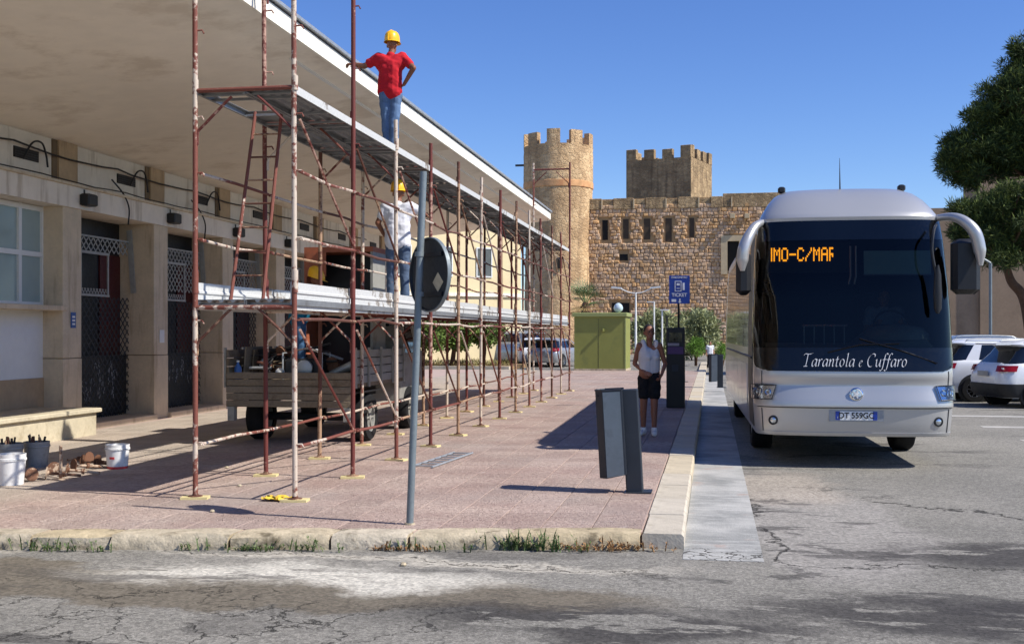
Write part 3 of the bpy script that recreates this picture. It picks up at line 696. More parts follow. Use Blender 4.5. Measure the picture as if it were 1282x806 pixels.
# headlights
for sg in (-1, 1):
    def hc(z, sg=sg):
        t = (z - .89) / .18; a = 1.00 + .10 * (1 - t) * .6; b = 1.50 - .04 * t; return [sg * (a + (b - a) * k / 8) for k in range(9)]
    hl = patch(hc, rows_between(.89, 1.07, 4), .004).build('headlight', m_lamp, bus, 60)
    for sx, rr in ((1.12, .045), (1.27, .062), (1.41, .05)):
        c = surf(sg * sx, .98, .006); n = (surf(sg * sx, .98, .05) - c).normalized()
        MB().lathe([(rr, -.01), (rr, .008), (rr * .8, .012), (rr * .75, .0), (rr * .3, -.005)], 16, c, n).build('lamp_ring', m_chrome, hl, 40)
    patch(hc, rows_between(.885, 1.075, 4), .03, .024).build('lens', m_clear, hl, 60)
    ol = MB().tube([surf(s, .886, .028) for s in hc(.89)] + [surf(hc(z)[-1], z, .028) for z in (.95, 1.0)] + [surf(s, 1.074, .028) for s in hc(1.07)[::-1]] + [surf(hc(.89)[0], .886, .028)], .006, 5)
    ol.build('lamp_rim', m_dark, hl)
    c = surf(sg * 1.06, .615, .003); n = (surf(sg * 1.06, .615, .05) - c).normalized()
    fg = MB().lathe([(.062, -.01), (.062, .012), (.048, .014), (.046, .004), (.0, .002)], 18, c, n).build('fog_lamp', m_dark, bus, 40)
    MB().lathe([(.045, 0), (.03, .012), (0, .014)], 16, c + n * .003, n).build('lens', m_lamp, fg, 40)
# round emblem
c = surf(0.0, .965, .002); n = Vector((0, -1, .06)).normalized()
em = MB(); em.lathe([(.086, -.005), (.086, .018), (.07, .026), (.062, .018), (.062, .004), (0, .004)], 28, c, n)
em = em.build('emblem', m_chrome, bus, 40)
e2 = MB()
for k in range(5): a = 2 * math.pi * k / 5; e2.obox(c + n * .02 + Vector((math.cos(a) * .03, 0, math.sin(a) * .03)), (math.cos(a) * .022, 0, math.sin(a) * .022), (-math.sin(a) * .010, 0, math.cos(a) * .010), n * (.008 + .0004 * k))
e2.build('emblem_mark', m_white, em); MB().lathe([(.03, .01), (.03, .026), (0, .03)], 16, c, n).build('emblem_disc', m_white, em, 40)
# number plate in its recess
c = surf(0, .69, .004)
pr_ = MB(); pr_.obox(c, (.34, 0, 0), (0, .004, 0), (0, 0, .075)); rec = pr_.build('plate_recess', M('plate_recess_grey', (150, 152, 155), .4, .4), bus)
pl = MB().obox(c + Vector((0, -.012, 0)), (.26, 0, 0), (0, .006, 0), (0, 0, .056)).build('number_plate', M('plate_white', (232, 232, 228), .35), bus)
m_pblue = M('plate_blue', (24, 58, 150), .35)
for sx in (-.232, .232): MB().obox(c + Vector((sx, -.0165, 0)), (.028, 0, 0), (0, .003, 0), (0, 0, .0555)).build('plate_strip', m_pblue, pl)
t = text_mesh('plate_number', 'DT 559GC', .105, M('plate_ink', (16, 16, 18), .5), pl, bold=.002); t.location = c + Vector((0, -.0215, 0)); t.rotation_euler = (R(90), 0, 0); t.scale = (.92, 1, 1)
t = text_mesh('plate_country', 'I', .04, m_white, pl); t.location = c + Vector((-.232, -.0215, -.025)); t.rotation_euler = (R(90), 0, 0)
# the operator's name, written with a broad nib on the lower screen
GL = {  # strokes in units of the small-letter height
 'T': (1.35, [[(.0, 1.45), (.08, 1.62), (.3, 1.66), (.7, 1.62), (1.1, 1.66), (1.35, 1.78)], [(.62, 1.62), (.6, .9), (.56, .2), (.45, .02), (.25, .02), (.8, .02)]]),
 'a': (.92, [[(.72, .88), (.5, .98), (.25, .85), (.1, .5), (.14, .12), (.32, .02), (.52, .2), (.72, .62), (.76, .95)], [(.76, .95), (.72, .5), (.72, .12), (.8, .02), (.92, .12)]]),
 'r': (.66, [[(.05, .8), (.16, .95), (.18, .6), (.16, .02)], [(.17, .5), (.3, .82), (.46, .98), (.58, .9)]]),
 'n': (.95, [[(.05, .8), (.16, .95), (.18, .6), (.16, .02)], [(.17, .45), (.36, .85), (.56, .97), (.68, .85), (.67, .4), (.68, .1), (.78, .02), (.92, .14)]]),
 't': (.62, [[(.26, 1.3), (.24, .8), (.22, .25), (.28, .04), (.42, .02), (.56, .14)], [(.0, .92), (.5, .96)]]),
 'o': (.9, [[(.42, .98), (.2, .85), (.1, .5), (.16, .15), (.38, .0), (.6, .14), (.72, .5), (.66, .82), (.42, .98)]]),
 'l': (.5, [[(.08, 1.62), (.2, 1.72), (.2, 1.0), (.18, .2), (.24, .02), (.4, .06), (.5, .16)]]),
 'e': (.76, [[(.14, .5), (.42, .58), (.6, .78), (.5, .96), (.3, .92), (.13, .6), (.14, .2), (.3, .01), (.5, .06), (.64, .2)]]),
 'C': (1.3, [[(1.15, 1.3), (1.12, 1.58), (.8, 1.68), (.42, 1.45), (.16, .95), (.2, .4), (.45, .04), (.8, .02), (1.12, .25)]]),
 'u': (.98, [[(.02, .8), (.14, .95), (.16, .5), (.18, .14), (.32, .01), (.5, .16), (.7, .55), (.76, .95)], [(.76, .95), (.73, .4), (.75, .1), (.84, .02), (.96, .12)]]),
 'f': (.62, [[(.74, 1.6), (.6, 1.74), (.4, 1.6), (.3, 1.1), (.24, .3), (.14, -.35), (-.04, -.52), (-.18, -.42)], [(.04, .92), (.58, .96)]]),
 ' ': (.5, [])}
def calligraphy(txt, put, h, nib=.14, ang=38, shear=.24, small=()):
    mb = MB(); x = 0; q = 0
    nv = Vector((math.cos(R(ang)), math.sin(R(ang)))) * nib / 2
    for i, ch in enumerate(txt):
        adv, st = GL[ch]; k = .8 if i in small else 1.0
        for s in st:
            pts = [p.to_2d() for p in crv([(a, b_, 0) for a, b_ in s], 6)]
            for p, r in zip(pts, pts[1:]):
                vs = []
                for w in (p - nv, p + nv, r + nv, r - nv): vs.append(put((x + (w.x + w.y * shear) * k) * h, w.y * k * h, q))
                mb.add(vs, [(0, 1, 2, 3)]); q += 1
        x += (adv + .06) * k
    return mb, x * h
hh = .098
_, tw = calligraphy('Tarantola e Cuffaro', lambda a, b_, q: (a, b_, 0), hh, small=(10,))
nm, _ = calligraphy('Tarantola e Cuffaro', lambda a, b_, q: surf(-.02 + (a - tw / 2) * (1.31 / tw), 1.318 + b_, .0125 + (q % 40) * .00008), hh, small=(10,))
nm.build('operator_name', M('lettering_white', (225, 225, 225), .5), ws)
# dot-matrix destination board behind the glass
FONT = {'I': '10001 10001 10001 10001 10001 10001 10001', 'M': '10001 11011 10101 10101 10001 10001 10001', 'O': '01110 10001 10001 10001 10001 10001 01110', '-': '00000 00000 00000 11111 00000 00000 00000', 'C': '01110 10001 10000 10000 10000 10001 01110', '/': '00001 00001 00010 00100 01000 10000 10000', 'A': '01110 10001 10001 11111 10001 10001 10001', 'R': '11110 10001 10001 11110 10100 10010 10001'}
FONT['I'] = '1 1 1 1 1 1 1'; FONT['R'] = '111 100 100 111 101 100 100'
bx0 = -1.03; yb = .62; ds = .0232
board = MB().box(-1.08, .02, yb + .004, yb + .09, 2.56, 2.98).build('destination_board', M('led_board', (6, 6, 7), .6), bus)
led = MB(); x = bx0
for ch in 'IMO-C/MAR':
    rws = FONT[ch].split()
    for r_, row in enumerate(rws):
        for c_, b_ in enumerate(row):
            if b_ == '1': led.box(x + c_ * .0175, x + c_ * .0175 + .0165, yb - .004, yb, 2.90 - r_ * .0262 - .0245, 2.90 - r_ * .0262)
    x += (len(rws[0]) + .95) * .0175
led.build('destination_text', emit('led_amber', (255, 150, 18), 3.2), board, kind='stuff')
# inside: floor, dashboard, seats, blind, driver's place
MB().box(-1.2, 1.2, .9, 11, 1.0, 1.06).build('cabin_floor', m_inner, bus)
MB().box(-1.19, 1.19, 3.2, 3.25, 1.06, 1.9).build('partition', m_inner, bus)
MB().box(-1.15, 1.15, 1.2, 10.5, 3.12, 3.16).build('cabin_ceiling', m_inner, bus)
dash = MB().loft([[(x, y, z) for x, y, z in ((-1.12, .55, 1.1), (-1.12, .5, 1.55), (-1.1, .9, 1.62), (-1.1, 1.1, 1.1))], [(0, .32, 1.1), (0, .34, 1.55), (0, .75, 1.62), (0, 1.1, 1.1)], [(.2, .32, 1.1), (.2, .36, 1.62), (.2, .85, 1.76), (.2, 1.1, 1.1)], [(.95, .4, 1.1), (.95, .45, 1.66), (.95, .9, 1.80), (.95, 1.1, 1.1)], [(1.12, .55, 1.1), (1.12, .55, 1.5), (1.1, .9, 1.6), (1.1, 1.1, 1.1)]], True, True)
dash.build('dashboard', M('dashboard_grey', (120, 128, 126), .55, 0, .1), bus, 50)
hood_ = MB().lathe([(.44, 0), (.43, .08), (.36, .16), (.2, .2), (0, .21)], 20, (.62, .82, 1.66)); hood_.build('instrument_hood', M('hood_grey', (150, 158, 154), .5), bus, 50)
sw = MB(); sw.tube([(.62 + .23 * math.cos(a), 1.12 + .1 * math.sin(a), 1.86 + .2 * math.sin(a)) for a in [2 * math.pi * k / 20 for k in range(21)]], .016, 6); sw.tube([(.4, 1.12, 1.86), (.84, 1.12, 1.86)], .013, 6); sw.tube([(.62, 1.0, 1.6), (.62, 1.12, 1.86)], .03, 6)
sw.build('steering_wheel', m_dark, bus, 50)
def seat(x, y, z=1.06):
    mb = MB(); mb.loftbox(x - .23, x + .23, y - .25, y + .25, z + .3, z + .46, .05); mb.loftbox(x - .23, x + .23, y + .22, y + .36, z + .4, z + 1.12, .05); mb.loftbox(x - .15, x + .15, y + .24, y + .34, z + 1.1, z + 1.3, .04); mb.box(x - .18, x + .18, y - .18, y + .18, z, z + .3); return mb
m_seat = M('coach_seat', (46, 58, 78), .9, 0, .2, 9)
seat(.62, 1.75).build('driver_seat', m_seat, bus, 40)
for r_ in range(3):
    for x in (-.95, -.48, .48, .95):
        if r_ == 0 and x > 0: continue
        seat(x, 3.5 + r_ * .9, 1.3).build('passenger_seat', m_seat, bus, 40)
MB().loft([[(.16, .46, 2.52), (1.02, .52, 2.52)], [(.16, .50, 2.84), (1.02, .56, 2.84)]], closed=False).build('sun_blind', M('blind_green', (190, 214, 200), .8, 0, .05), bus)
MB().tube([(.15, .455, 2.52), (1.03, .515, 2.52)], .012, 6).build('blind_bar', m_steel, bus)
MB().tube([(-.62, .55, 1.85), (-.05, .5, 1.85)], .014, 6).build('grab_rail', m_steel, bus)
for k in range(5): MB().tube([(-.6 + k * .13, .56, 1.6), (-.6 + k * .13, .56, 1.85)], .008, 5).build('grab_rail_post', m_steel, bus)
for x in (-.02, .05): MB().tube([(x, .42, 2.9), (x, .40, 2.5), (x - .02, .42, 2.4)], .012, 6).build('pendant_cord', m_white, bus)
# wipers
for pts in ([(-.35, 1.50), (.05, 1.60), (.55, 1.615)], [(.05, 1.68), (.55, 1.53), (1.02, 1.36)]):
    w = MB().tube([surf(s, z, .03) for s, z in pts], .010, 6); w.build('wiper', m_blacksh, bus)
# sides: tinted windows, black door bay, lower panels
for sg in (-1, 1):
    s0 = SEND + .02
    for k, L in enumerate((1.05, 1.55, 1.55, 1.55, 1.55, 1.55, 1.55)):
        zlo = 1.55 if (k or sg > 0) else .5
        pt = patch(lambda z, a=s0, b=s0 + L - .03: [sg * a, sg * (a + b) / 2, sg * b], rows_between(zlo, 3.12, 5), .010 * 1, .008)
        pt.build('side_window' if (k or sg > 0) else 'door_glass', m_sideglass if (k or sg > 0) else m_dark, bus); s0 += L
    for k in range(6): patch(lambda z, a=SEND + 1.5 + k * 1.6: [sg * a, sg * (a + 1.55)], [.5, .8, 1.3], .008, .006).build('luggage_door', m_silver, bus)
    MB().tube([surf(sg * (SEND + .1 + .5 * k), 1.42, .012) for k in range(21)], .018, 5).build('side_trim', m_dark, bus)
    patch(lambda z: [sg * (SEND - .19 + .05), sg * (SEND - .05), sg * (SEND + .02)], rows_between(1.62, 3.1, 8), .012).build('pillar_cover', m_blacksh, bus, 60)
# mirrors on curved silver arms
for sg, pts, rs in ((-1, [(-1.10, .75, 3.27), (-1.23, .55, 3.2), (-1.33, .42, 3.05), (-1.40, .36, 2.88), (-1.42, .36, 2.72), (-1.42, .36, 2.58)], [.04, .056, .072, .082, .08, .03]),
                    (1, [(1.10, .75, 3.28), (1.27, .5, 3.27), (1.40, .38, 3.2), (1.52, .32, 3.05), (1.58, .32, 2.82), (1.59, .32, 2.62)], [.04, .056, .072, .082, .08, .03])):
    cp_ = crv(pts, 5); rr = list(np.interp(np.linspace(0, len(rs) - 1, len(cp_)), range(len(rs)), rs))
    mi = MB().tube(cp_, rr, 12, flat=1.0).build('mirror_arm', m_silver, bus, 60)
    e = Vector(pts[-1]); x0, x1 = (-1.50, -1.30) if sg < 0 else (1.27, 1.62); zb = 2.26
    hd = MB().loftbox(x0, x1, .40, .62, zb, 2.98 if sg > 0 else 2.85, .06); hd.build('mirror_housing', m_dark, mi, 40)
    MB().box(x0 + .03, x1 - .03, .621, .627, zb + .08, 2.8).build('mirror_glass', m_chrome, mi)
MB().tube(crv([(1.06, .42, 3.16), (.98, .18, 3.05), (.95, .12, 2.8), (1.0, .12, 2.5)], 6), .02, 6).build('kerb_mirror_arm', m_dark, bus)
MB().loft([[(1.02 + .055 * math.cos(a) * k, .12 + .03 * math.sin(a), z) for a in [2 * math.pi * q / 10 for q in range(10)]] for z, k in ((2.0, .3), (2.06, .85), (2.25, 1), (2.5, .8), (2.62, .3))], True, True).build('kerb_mirror', m_dark, bus, 50)
# roof marker lamps, aerial, wheels, underbody
for sx in (-.82, .82): MB().loftbox(sx - .05, sx + .05, 1.45, 1.57, 3.74, 3.83, .02).build('marker_lamp', m_dark, bus, 40)
MB().tube([(-.04, 1.3, 3.74), (-.04, 1.34, 4.2)], [.012, .003], 6).build('aerial', m_dark, bus)
def wheel_parts(parent, c, r, w, spokes=10, mt=None, side=1):
    c = Vector(c); ty = MB().lathe([(r * .62, -w / 2), (r * .93, -w / 2), (r, -w * .36), (r, w * .36), (r * .93, w / 2), (r * .62, w / 2)], 28, c, (1, 0, 0), cap=False).build('tyre', m_rubber, parent, 40)
    rim = MB(); rim.lathe([(r * .63, -w * .4), (r * .63, w * .46), (r * .56, w * .44), (r * .5, w * .1), (r * .5, -w * .4)], 28, c, (side, 0, 0), cap=False)
    rim.lathe([(r * .5, 0), (r * .5, w * .1), (r * .48, w * .1)], 28, c, (side, 0, 0))
    rim.build('rim', mt or m_steel, ty, 40)
    sp_ = MB()
    for k in range(spokes):
        a = 2 * math.pi * k / spokes; d = Vector((0, math.cos(a), math.sin(a))); e = Vector((0, -math.sin(a), math.cos(a)))
        sp_.obox(c + d * r * .33 + Vector((side * w * .36, 0, 0)), d * r * .25, e * r * .045, (w * .05, 0, 0))
    sp_.lathe([(r * .14, w * .3), (r * .14, w * .44), (0, w * .46)], 14, c, (side, 0, 0)); sp_.build('spokes', mt or m_steel, ty, 40, kind='stuff')
    return ty
for y in (2.75, 9.2):
    for sg in (-1, 1): wheel_parts(bus, (sg * 1.03, y, .5), .5, .30, 8, side=sg)
MB().box(-1.15, 1.15, 1.3, 11.5, .33, .46).build('underbody', m_dark, bus)

# ---------------------------------------------------------------- castle behind
m_stone = M('castle_rubble', (202, 166, 128), .9, 0, .25, 2.2, .7, 7, .2, (148, 118, 86), .5, .5, island=.08)
m_mortar = M('castle_mortar', (168, 136, 98), .95, 0, .15, 2, .3, 12, .2)
def old_masonry(name, col, col2, joint, patch):
    m, nt, b = newmat(name); v = coords(nt); mp = node(nt, 'ShaderNodeMapping', {'Vector': v, 'Scale': (1.0, 1.0, 1.5)}).outputs[0]
    dv = node(nt, 'ShaderNodeVectorMath', {0: mp, 1: node(nt, 'ShaderNodeVectorMath', {0: node(nt, 'ShaderNodeTexNoise', {'Vector': v, 'Scale': 3.0}).outputs[1], 'Scale': .35}, operation='SCALE').outputs[0]}, operation='ADD').outputs[0]
    vo = node(nt, 'ShaderNodeTexVoronoi', {'Vector': dv, 'Scale': 2.3}); ve = node(nt, 'ShaderNodeTexVoronoi', {'Vector': dv, 'Scale': 2.3}, feature='DISTANCE_TO_EDGE').outputs[0]
    cell = node(nt, 'ShaderNodeSeparateXYZ', {0: vo.outputs['Color']}).outputs[0]
    c = mixc(nt, cell, lin(col), lin(col2)); c = mixc(nt, ramp(nt, noise(nt, v, .55, 6, .65), .42, .62, 0, .75), c, lin(joint))
    c = mixc(nt, ramp(nt, ve, .06, .015, 0, .22), c, lin(joint))
    sm = node(nt, 'ShaderNodeMapping', {'Vector': v, 'Scale': (2.2, 2.2, .16)}).outputs[0]
    c = mixc(nt, ramp(nt, noise(nt, sm, 1.0, 5, .6), .5, .66, 0, .6), c, lin(patch))
    nt.links.new(c, b.inputs['Base Color']); b.inputs['Roughness'].default_value = .92; b.inputs['Specular IOR Level'].default_value = .15
    h = mth(nt, 'ADD', mth(nt, 'ADD', ramp(nt, ve, 0, .12, 0, .32), mth(nt, 'MULTIPLY', cell, .35)), mth(nt, 'MULTIPLY', noise(nt, v, 7, 6, .72), 1.0))
    bn = node(nt, 'ShaderNodeBump', {'Strength': .9, 'Distance': .11, 'Height': h}); nt.links.new(bn.outputs[0], b.inputs['Normal'])
    MATS[name] = m; return m
m_tower = old_masonry('castle_plaster', (226, 194, 150), (206, 172, 130), (176, 144, 108), (158, 130, 100))
m_towerd = old_masonry('castle_keep_stone', (196, 168, 128), (166, 140, 106), (130, 110, 84), (114, 96, 76))
m_void = M('dark_opening', (24, 20, 16), .9)
m_quoin = M('pale_dressed_stone', (196, 174, 138), .85, 0, .12, 2, .2, 10)
WY = 96.0
def wx(px): return PY(px, 300, WY).x
def wzz(px, py): return PY(px, py, WY).z
cas = thing('castle_wall', (wx(850), WY, 0), 'high rubble-stone castle wall with arrow slits facing the square', 'castle wall'); co = (wx(850), WY, 0)
zt = wzz(850, 247); X0w, X1w = wx(728), wx(1010)
holes = [(wx(a), wx(b_), wzz(800, d), wzz(800, c_)) for a, b_, c_, d in ((754, 761, 275, 300), (780, 787, 274, 299), (806, 814, 274, 300), (833, 841, 274, 303), (863, 869, 274, 298), (776, 786, 318, 326), (911, 925, 304, 340), (766, 788, 379, 394), (775, 779, 252, 258))]
MB().box(X0w, X1w, WY + .02, WY + 2.4, -.5, zt - .05).build('wall_core', m_mortar, cas, None, co)
for k, (a, b_, c_, d) in enumerate(holes):
    o = MB().box(a, b_, WY + .0, WY + .018, c_, d).build('opening', m_void if k > 4 or k == 0 else M('walled_slit', (74, 60, 46), .9), cas, None, co)
    if k == 6:
        for (p, q, r_, s) in ((a - .55, a - .02, c_ - .3, d + .5), (b_ + .02, b_ + .4, c_ - .3, d + .5), (a - .02, b_ + .02, d + .02, d + .5)): MB().box(p, q, WY - .26, WY - .0, r_, s).build('dressed_surround', m_quoin, cas, None, co)
random.seed(5); st = MB(); z = -.3
while z < zt - .9:
    h = random.uniform(.22, .36); x = X0w + random.uniform(0, .4)
    while x < X1w:
        w = random.uniform(.24, .5); x0, x1, z0, z1 = x + .008, x + w - .008, z + .006, z + h - .006
        x += w
        if any(x1 > a - .05 and x0 < b_ + .05 and z1 > c_ - .04 and z0 < d + .04 for a, b_, c_, d in holes): 
            continue
        if x0 > holes[6][0] - .6 and x1 < holes[6][1] + .5 and z0 > holes[6][2] - .4 and z1 < holes[6][3] + .6: continue
        j = lambda s=.05: random.uniform(-s, s); yo = WY - random.uniform(.10, .15)
        back = [(x0, WY + .05, z0), (x1, WY + .05, z0), (x1, WY + .05, z1), (x0, WY + .05, z1)]
        f1 = [(x0 + j(.03), yo + .06, z0 + j(.03)), (x1 + j(.03), yo + .06, z0 + j(.03)), (x1 + j(.03), yo + .06, z1 + j(.03)), (x0 + j(.03), yo + .06, z1 + j(.03))]
        i = .06; f2 = [(x0 + i + j(), yo + j(.016), z0 + i + j()), (x1 - i + j(), yo + j(.016), z0 + i + j()), (x1 - i + j(), yo + j(.016), z1 - i + j()), (x0 + i + j(), yo + j(.016), z1 - i + j())]
        st.loft([back, f1, f2], False, True)
    z += h
st.build('rubble_stones', m_stone, cas, None, co, kind='stuff')
# walled-up battlements along the top
x = X0w; k = 0
while x < wx(905):
    w = 1.75 if k % 2 == 0 else .95
    mb = MB().box(x + .02, min(x + w, wx(905)) - .02, WY - .16 + (.1 if k % 2 else 0), WY + .6, zt - .92, zt - (.0 if k % 2 == 0 else .12), 0, .03)
    mb.build('merlon' if k % 2 == 0 else 'merlon_infill', m_quoin if False else m_towerd, cas, None, co); x += w; k += 1
    if k % 2: MB().box(x - .06, x + .05, WY - .2, WY + .55, zt - .9, zt - .08).build('merlon_joint', m_quoin, cas, None, co)
MB().box(wx(905), X1w, WY - .14, WY + .7, zt - .92, zt + .22, 0, .03).build('wall_cap', m_towerd, cas, None, co)
for px, py in ((917, 271), (935, 271)):
    xx = wx(px); zz = wzz(px, py); MB().box(xx - .2, xx + .2, WY - .60, WY, zz - .2, zz + .2, 0, .02).build('stone_spout', m_quoin, cas, None, co)
# round corner tower
c0 = P(699, 418, 97.5); tr = 2.98; tz = P(699, 186, 97.5).z; mz = P(699, 169, 97.5).z
twr = thing('round_tower', (c0.x, c0.y, 0), 'tall round crenellated castle tower of sunlit plastered stone', 'tower')
prof = [(tr * 1.02, -.5)]; nz = 46
for k in range(nz + 1):
    z = .2 + (tz - .2) * k / nz; t = z / tz; r_ = tr * (1.0 - .055 * min(1, t / .55)) if t < .55 else tr * (.945 + .055 * min(1, (t - .55) / .3))
    prof.append((r_ * random.uniform(.996, 1.004), z))
rings = []; n = 56
for r_, z in prof: rings.append([(math.cos(2 * math.pi * k / n) * r_ * (1 + random.gauss(0, .004)), math.sin(2 * math.pi * k / n) * r_ * (1 + random.gauss(0, .004)), z) for k in range(n)])
MB().loft(rings, False, True).build('tower_shaft', m_tower, twr, 40)
zb = tz - 3.6; MB().lathe([(tr * .99, zb), (tr * 1.012, zb + .05), (tr * 1.012, zb + .55), (tr * .99, zb + .6)], 48, cap=False).build('brick_band', M('red_brick_band', (206, 158, 112), .9, 0, .25, 2, .4, 8, .2, (186, 124, 84), .6, 1.2), twr, 30)
nm_ = 9
for k in range(nm_):
    a0 = 2 * math.pi * (k + .18) / nm_ + .2; a1 = a0 + 2 * math.pi * .55 / nm_; mb = MB(); q = 5; hz = mz + random.uniform(-.15, .1)
    po = [(math.cos(a0 + (a1 - a0) * i / q) * tr, math.sin(a0 + (a1 - a0) * i / q) * tr) for i in range(q + 1)]; pi_ = [(x * .84, y * .84) for x, y in po[::-1]]
    mb.prism([(x, y, tz - .02) for x, y in po + pi_], (0, 0, hz - tz)); mb.build('merlon', m_tower, twr)
def tower_hole(px, py0, py1, w):
    p = P(px, (py0 + py1) / 2, 97.5 - tr); a = math.atan2(p.y - c0.y, p.x - c0.x); d = Vector((math.cos(a), math.sin(a), 0)); zz0, zz1 = P(px, py1, 94.6).z, P(px, py0, 94.6).z
    MB().obox(d * (tr * .985) + Vector((0, 0, (zz0 + zz1) / 2)), Vector((-d.y, d.x, 0)) * w / 2, d * .12, (0, 0, (zz1 - zz0) / 2)).build('opening', m_void, twr)
tower_hole(701, 322, 336, .4)
p = P(654, 206, 97.5); MB().obox((p.x - c0.x, 0, p.z), (.7, 0, 0), (0, .08, 0), (0, 0, .08)).build('putlog_beam', m_dark, twr)
# square keep, turned so that one face is in shade
k0 = P(865, 418, 106.0); kz = P(865, 196, 106).z; kt = P(865, 183, 106).z
kp = thing('square_keep', (k0.x, k0.y, 0), 'square crenellated castle keep rising behind the rubble wall', 'tower', rz=R(-17))
kw, kd = 6.45, 6.6
MB().box(-kw, 0, 0, kd, -.5, kz).build('keep_wall', m_towerd, kp)
for f in range(4):
    for q in range(4):
        w = 1.02; g = (kw - w) / 3
        if f == 0: b = (-kw + q * g - (.0), -kw + q * g + w, -.03, .5)
        elif f == 1: b = (-.5, .03, q * (kd - w) / 3 if q else .52, q * (kd - w) / 3 + w)
        elif f == 2: b = (-kw + q * g + (.52 if q == 0 else 0), -kw + q * g + w - (.52 if q == 3 else 0), kd - .5, kd + .03)
        else: b = (-kw - .03, -kw + .5, (q * (kd - w) / 3) if q else .52, q * (kd - w) / 3 + w)
        MB().box(*b, kz, kt + random.uniform(-.12, .12) + (.15 if q in (0, 3) else 0), 0, .03).build('merlon', m_towerd, kp)
MB().box(.0, .02, 1.0, 1.5, kz - 5.2, kz - 4.6).build('opening', m_void, kp)
# high brown wall on the right, behind the pines
a = P(1196, 418, 88); b_ = P(1420, 418, 88)
hw = thing('church_wall', ((a.x + b_.x) / 2, a.y, 0), 'plain high brown masonry wall behind the pine trees', 'wall'); hz1, hz2 = P(1230, 206, 88).z, P(1200, 250, 88).z; ho = ((a.x + b_.x) / 2, a.y, 0)
m_brown = M('brown_masonry', (150, 128, 106), .9, 0, .12, .5, .3, 6, .2, (118, 98, 80), .5, .4)
dX = a.y
MB().box(P(1226, 0, 88).x, b_.x, dX, dX + 6, -.5, hz1).build('tall_wall', m_brown, hw, None, ho)
MB().box(P(1150, 0, 88).x, P(1226, 0, 88).x, dX + .3, dX + 5, -.5, hz2 - .6).build('low_wall', m_brown, hw, None, ho)
# cream building seen past the end of the canopy
cb0 = P(652, 418, 66); cb = thing('cream_building', (cb0.x, cb0.y, 0), 'cream rendered two-storey building beyond the end of the canopy', 'building', rz=R(38))
m_cream = M('cream_render', (226, 208, 166), .9, 0, .06, .6, .1, 12, .2, (186, 166, 126), .4, .5)
ch = P(600, 284, 66).z + .3; LW = 17
MB().box(-LW, 0, 0, 9, -.3, ch).build('wall', m_cream, cb); MB().box(-LW - .2, .25, -.25, 9.2, ch, ch + .25).build('cornice', m_fascia, cb)
for k in range(5):
    for z0, z1 in ((4.9, 6.5), (1.2, 2.9)):
        x = -1.9 - k * 2.5; w = MB().box(x - .95, x, -.03, .02, z0, z1).build('window', m_void if z0 < 3 else M('window_grey_glass', (96, 100, 98), .2), cb)
        f = MB()
        for xx in (x - 1.0, x - .5, x - .05): f.box(xx, xx + .06, -.06, -.032, z0 - .05, z1 + .05)
        f.box(x - .94, x - .05, -.055, -.033, z0 - .05, z0 + .02); f.box(x - .94, x - .05, -.055, -.033, z1 - .02, z1 + .05); f.build('frame', m_white, w)
MB().box(-LW, 0, -.12, -.002, 3.75, 3.95).build('string_course', m_fascia, cb)
MB().box(-1.4, -1.25, -.15, -.002, 0, ch - .1).build('drainpipe', m_wallb, cb)

# ---------------------------------------------------------------- planting
m_pine = M('pine_needles_shaded', (56, 70, 34), .75, 0, .35, .8, 0, 40, .25); m_pine2 = M('pine_needles_lit', (100, 112, 52), .75, 0, .3, .8, 0, 40, .25)  # shaded inside and sunlit tips of the crown put into two colours
m_hedge = M('grey_green_shrub', (150, 154, 112), .8, 0, .3, .8, 0, 40, .25); m_box = M('box_hedge_leaves', (92, 126, 42), .7, 0, .3, 1.5, 0, 40, .3)
m_lf = M('broad_leaves', (92, 112, 48), .7, 0, .35, 1, 0, 40, .3); m_bark = M('pine_bark', (92, 70, 54), .95, 0, .3, 3, .6, 14, .2)
def pine(label, base, trunk, clumps, leaf=.26, per=240, grp=None):
    t = thing('pine_tree', base, label, 'tree', grp); B = Vector(base)
    MB().tube(crv(trunk, 6), list(np.linspace(.24, .09, (len(trunk) - 1) * 6 + 1)), 9).build('trunk', m_bark, t, 50)
    top = Vector(trunk[-1]); lim = [c for c in clumps if random.random() < .32]
    for c in lim: 
        e = Vector(c[:3]) ; s_ = Vector(trunk[-2]).lerp(top, random.random()); MB().tube(crv([s_, s_.lerp(e, .5) - Vector((0, 0, .25)), e], 4), list(np.linspace(.07, .02, 9)), 5).build('limb', m_bark, t, 50)
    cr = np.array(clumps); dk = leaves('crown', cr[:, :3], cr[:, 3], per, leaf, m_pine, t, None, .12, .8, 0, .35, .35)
    leaves('crown_lit_tips', cr[:, :3] + np.array([0, 0, .08]), cr[:, 3] * 1.05, per // 4, leaf, m_pine2, t, None, .12, .75, 0, .8, .9)
    return t
def clumps_px(blobs, z, base, n, rr):
    out = []
    for (px, py, rx, ry) in blobs:
        k = int(n * rx * ry / 900) + 2
        for q in range(k):
            a = random.uniform(0, 6.283); r_ = math.sqrt(random.random()) * 1.12; zz = z + random.gauss(0, 1) * rx / F * z * .5
            p = P(px + math.cos(a) * r_ * rx, py + math.sin(a) * r_ * ry, zz) - Vector(base); out.append((p.x, p.y, p.z, random.uniform(*rr)))
    return out
random.seed(9)
zb_ = 46; base = P(1330, 418, zb_); base.z = ROAD
bl1 = [(1280, 62, 9, 12), (1284, 94, 30, 16), (1268, 120, 34, 14), (1246, 148, 32, 14), (1222, 178, 34, 18), (1202, 206, 22, 14), (1205, 224, 16, 8), (1270, 186, 40, 22), (1242, 208, 26, 12), (1300, 150, 40, 60), (1340, 120, 50, 70), (1380, 160, 50, 60), (1340, 200, 40, 30)]
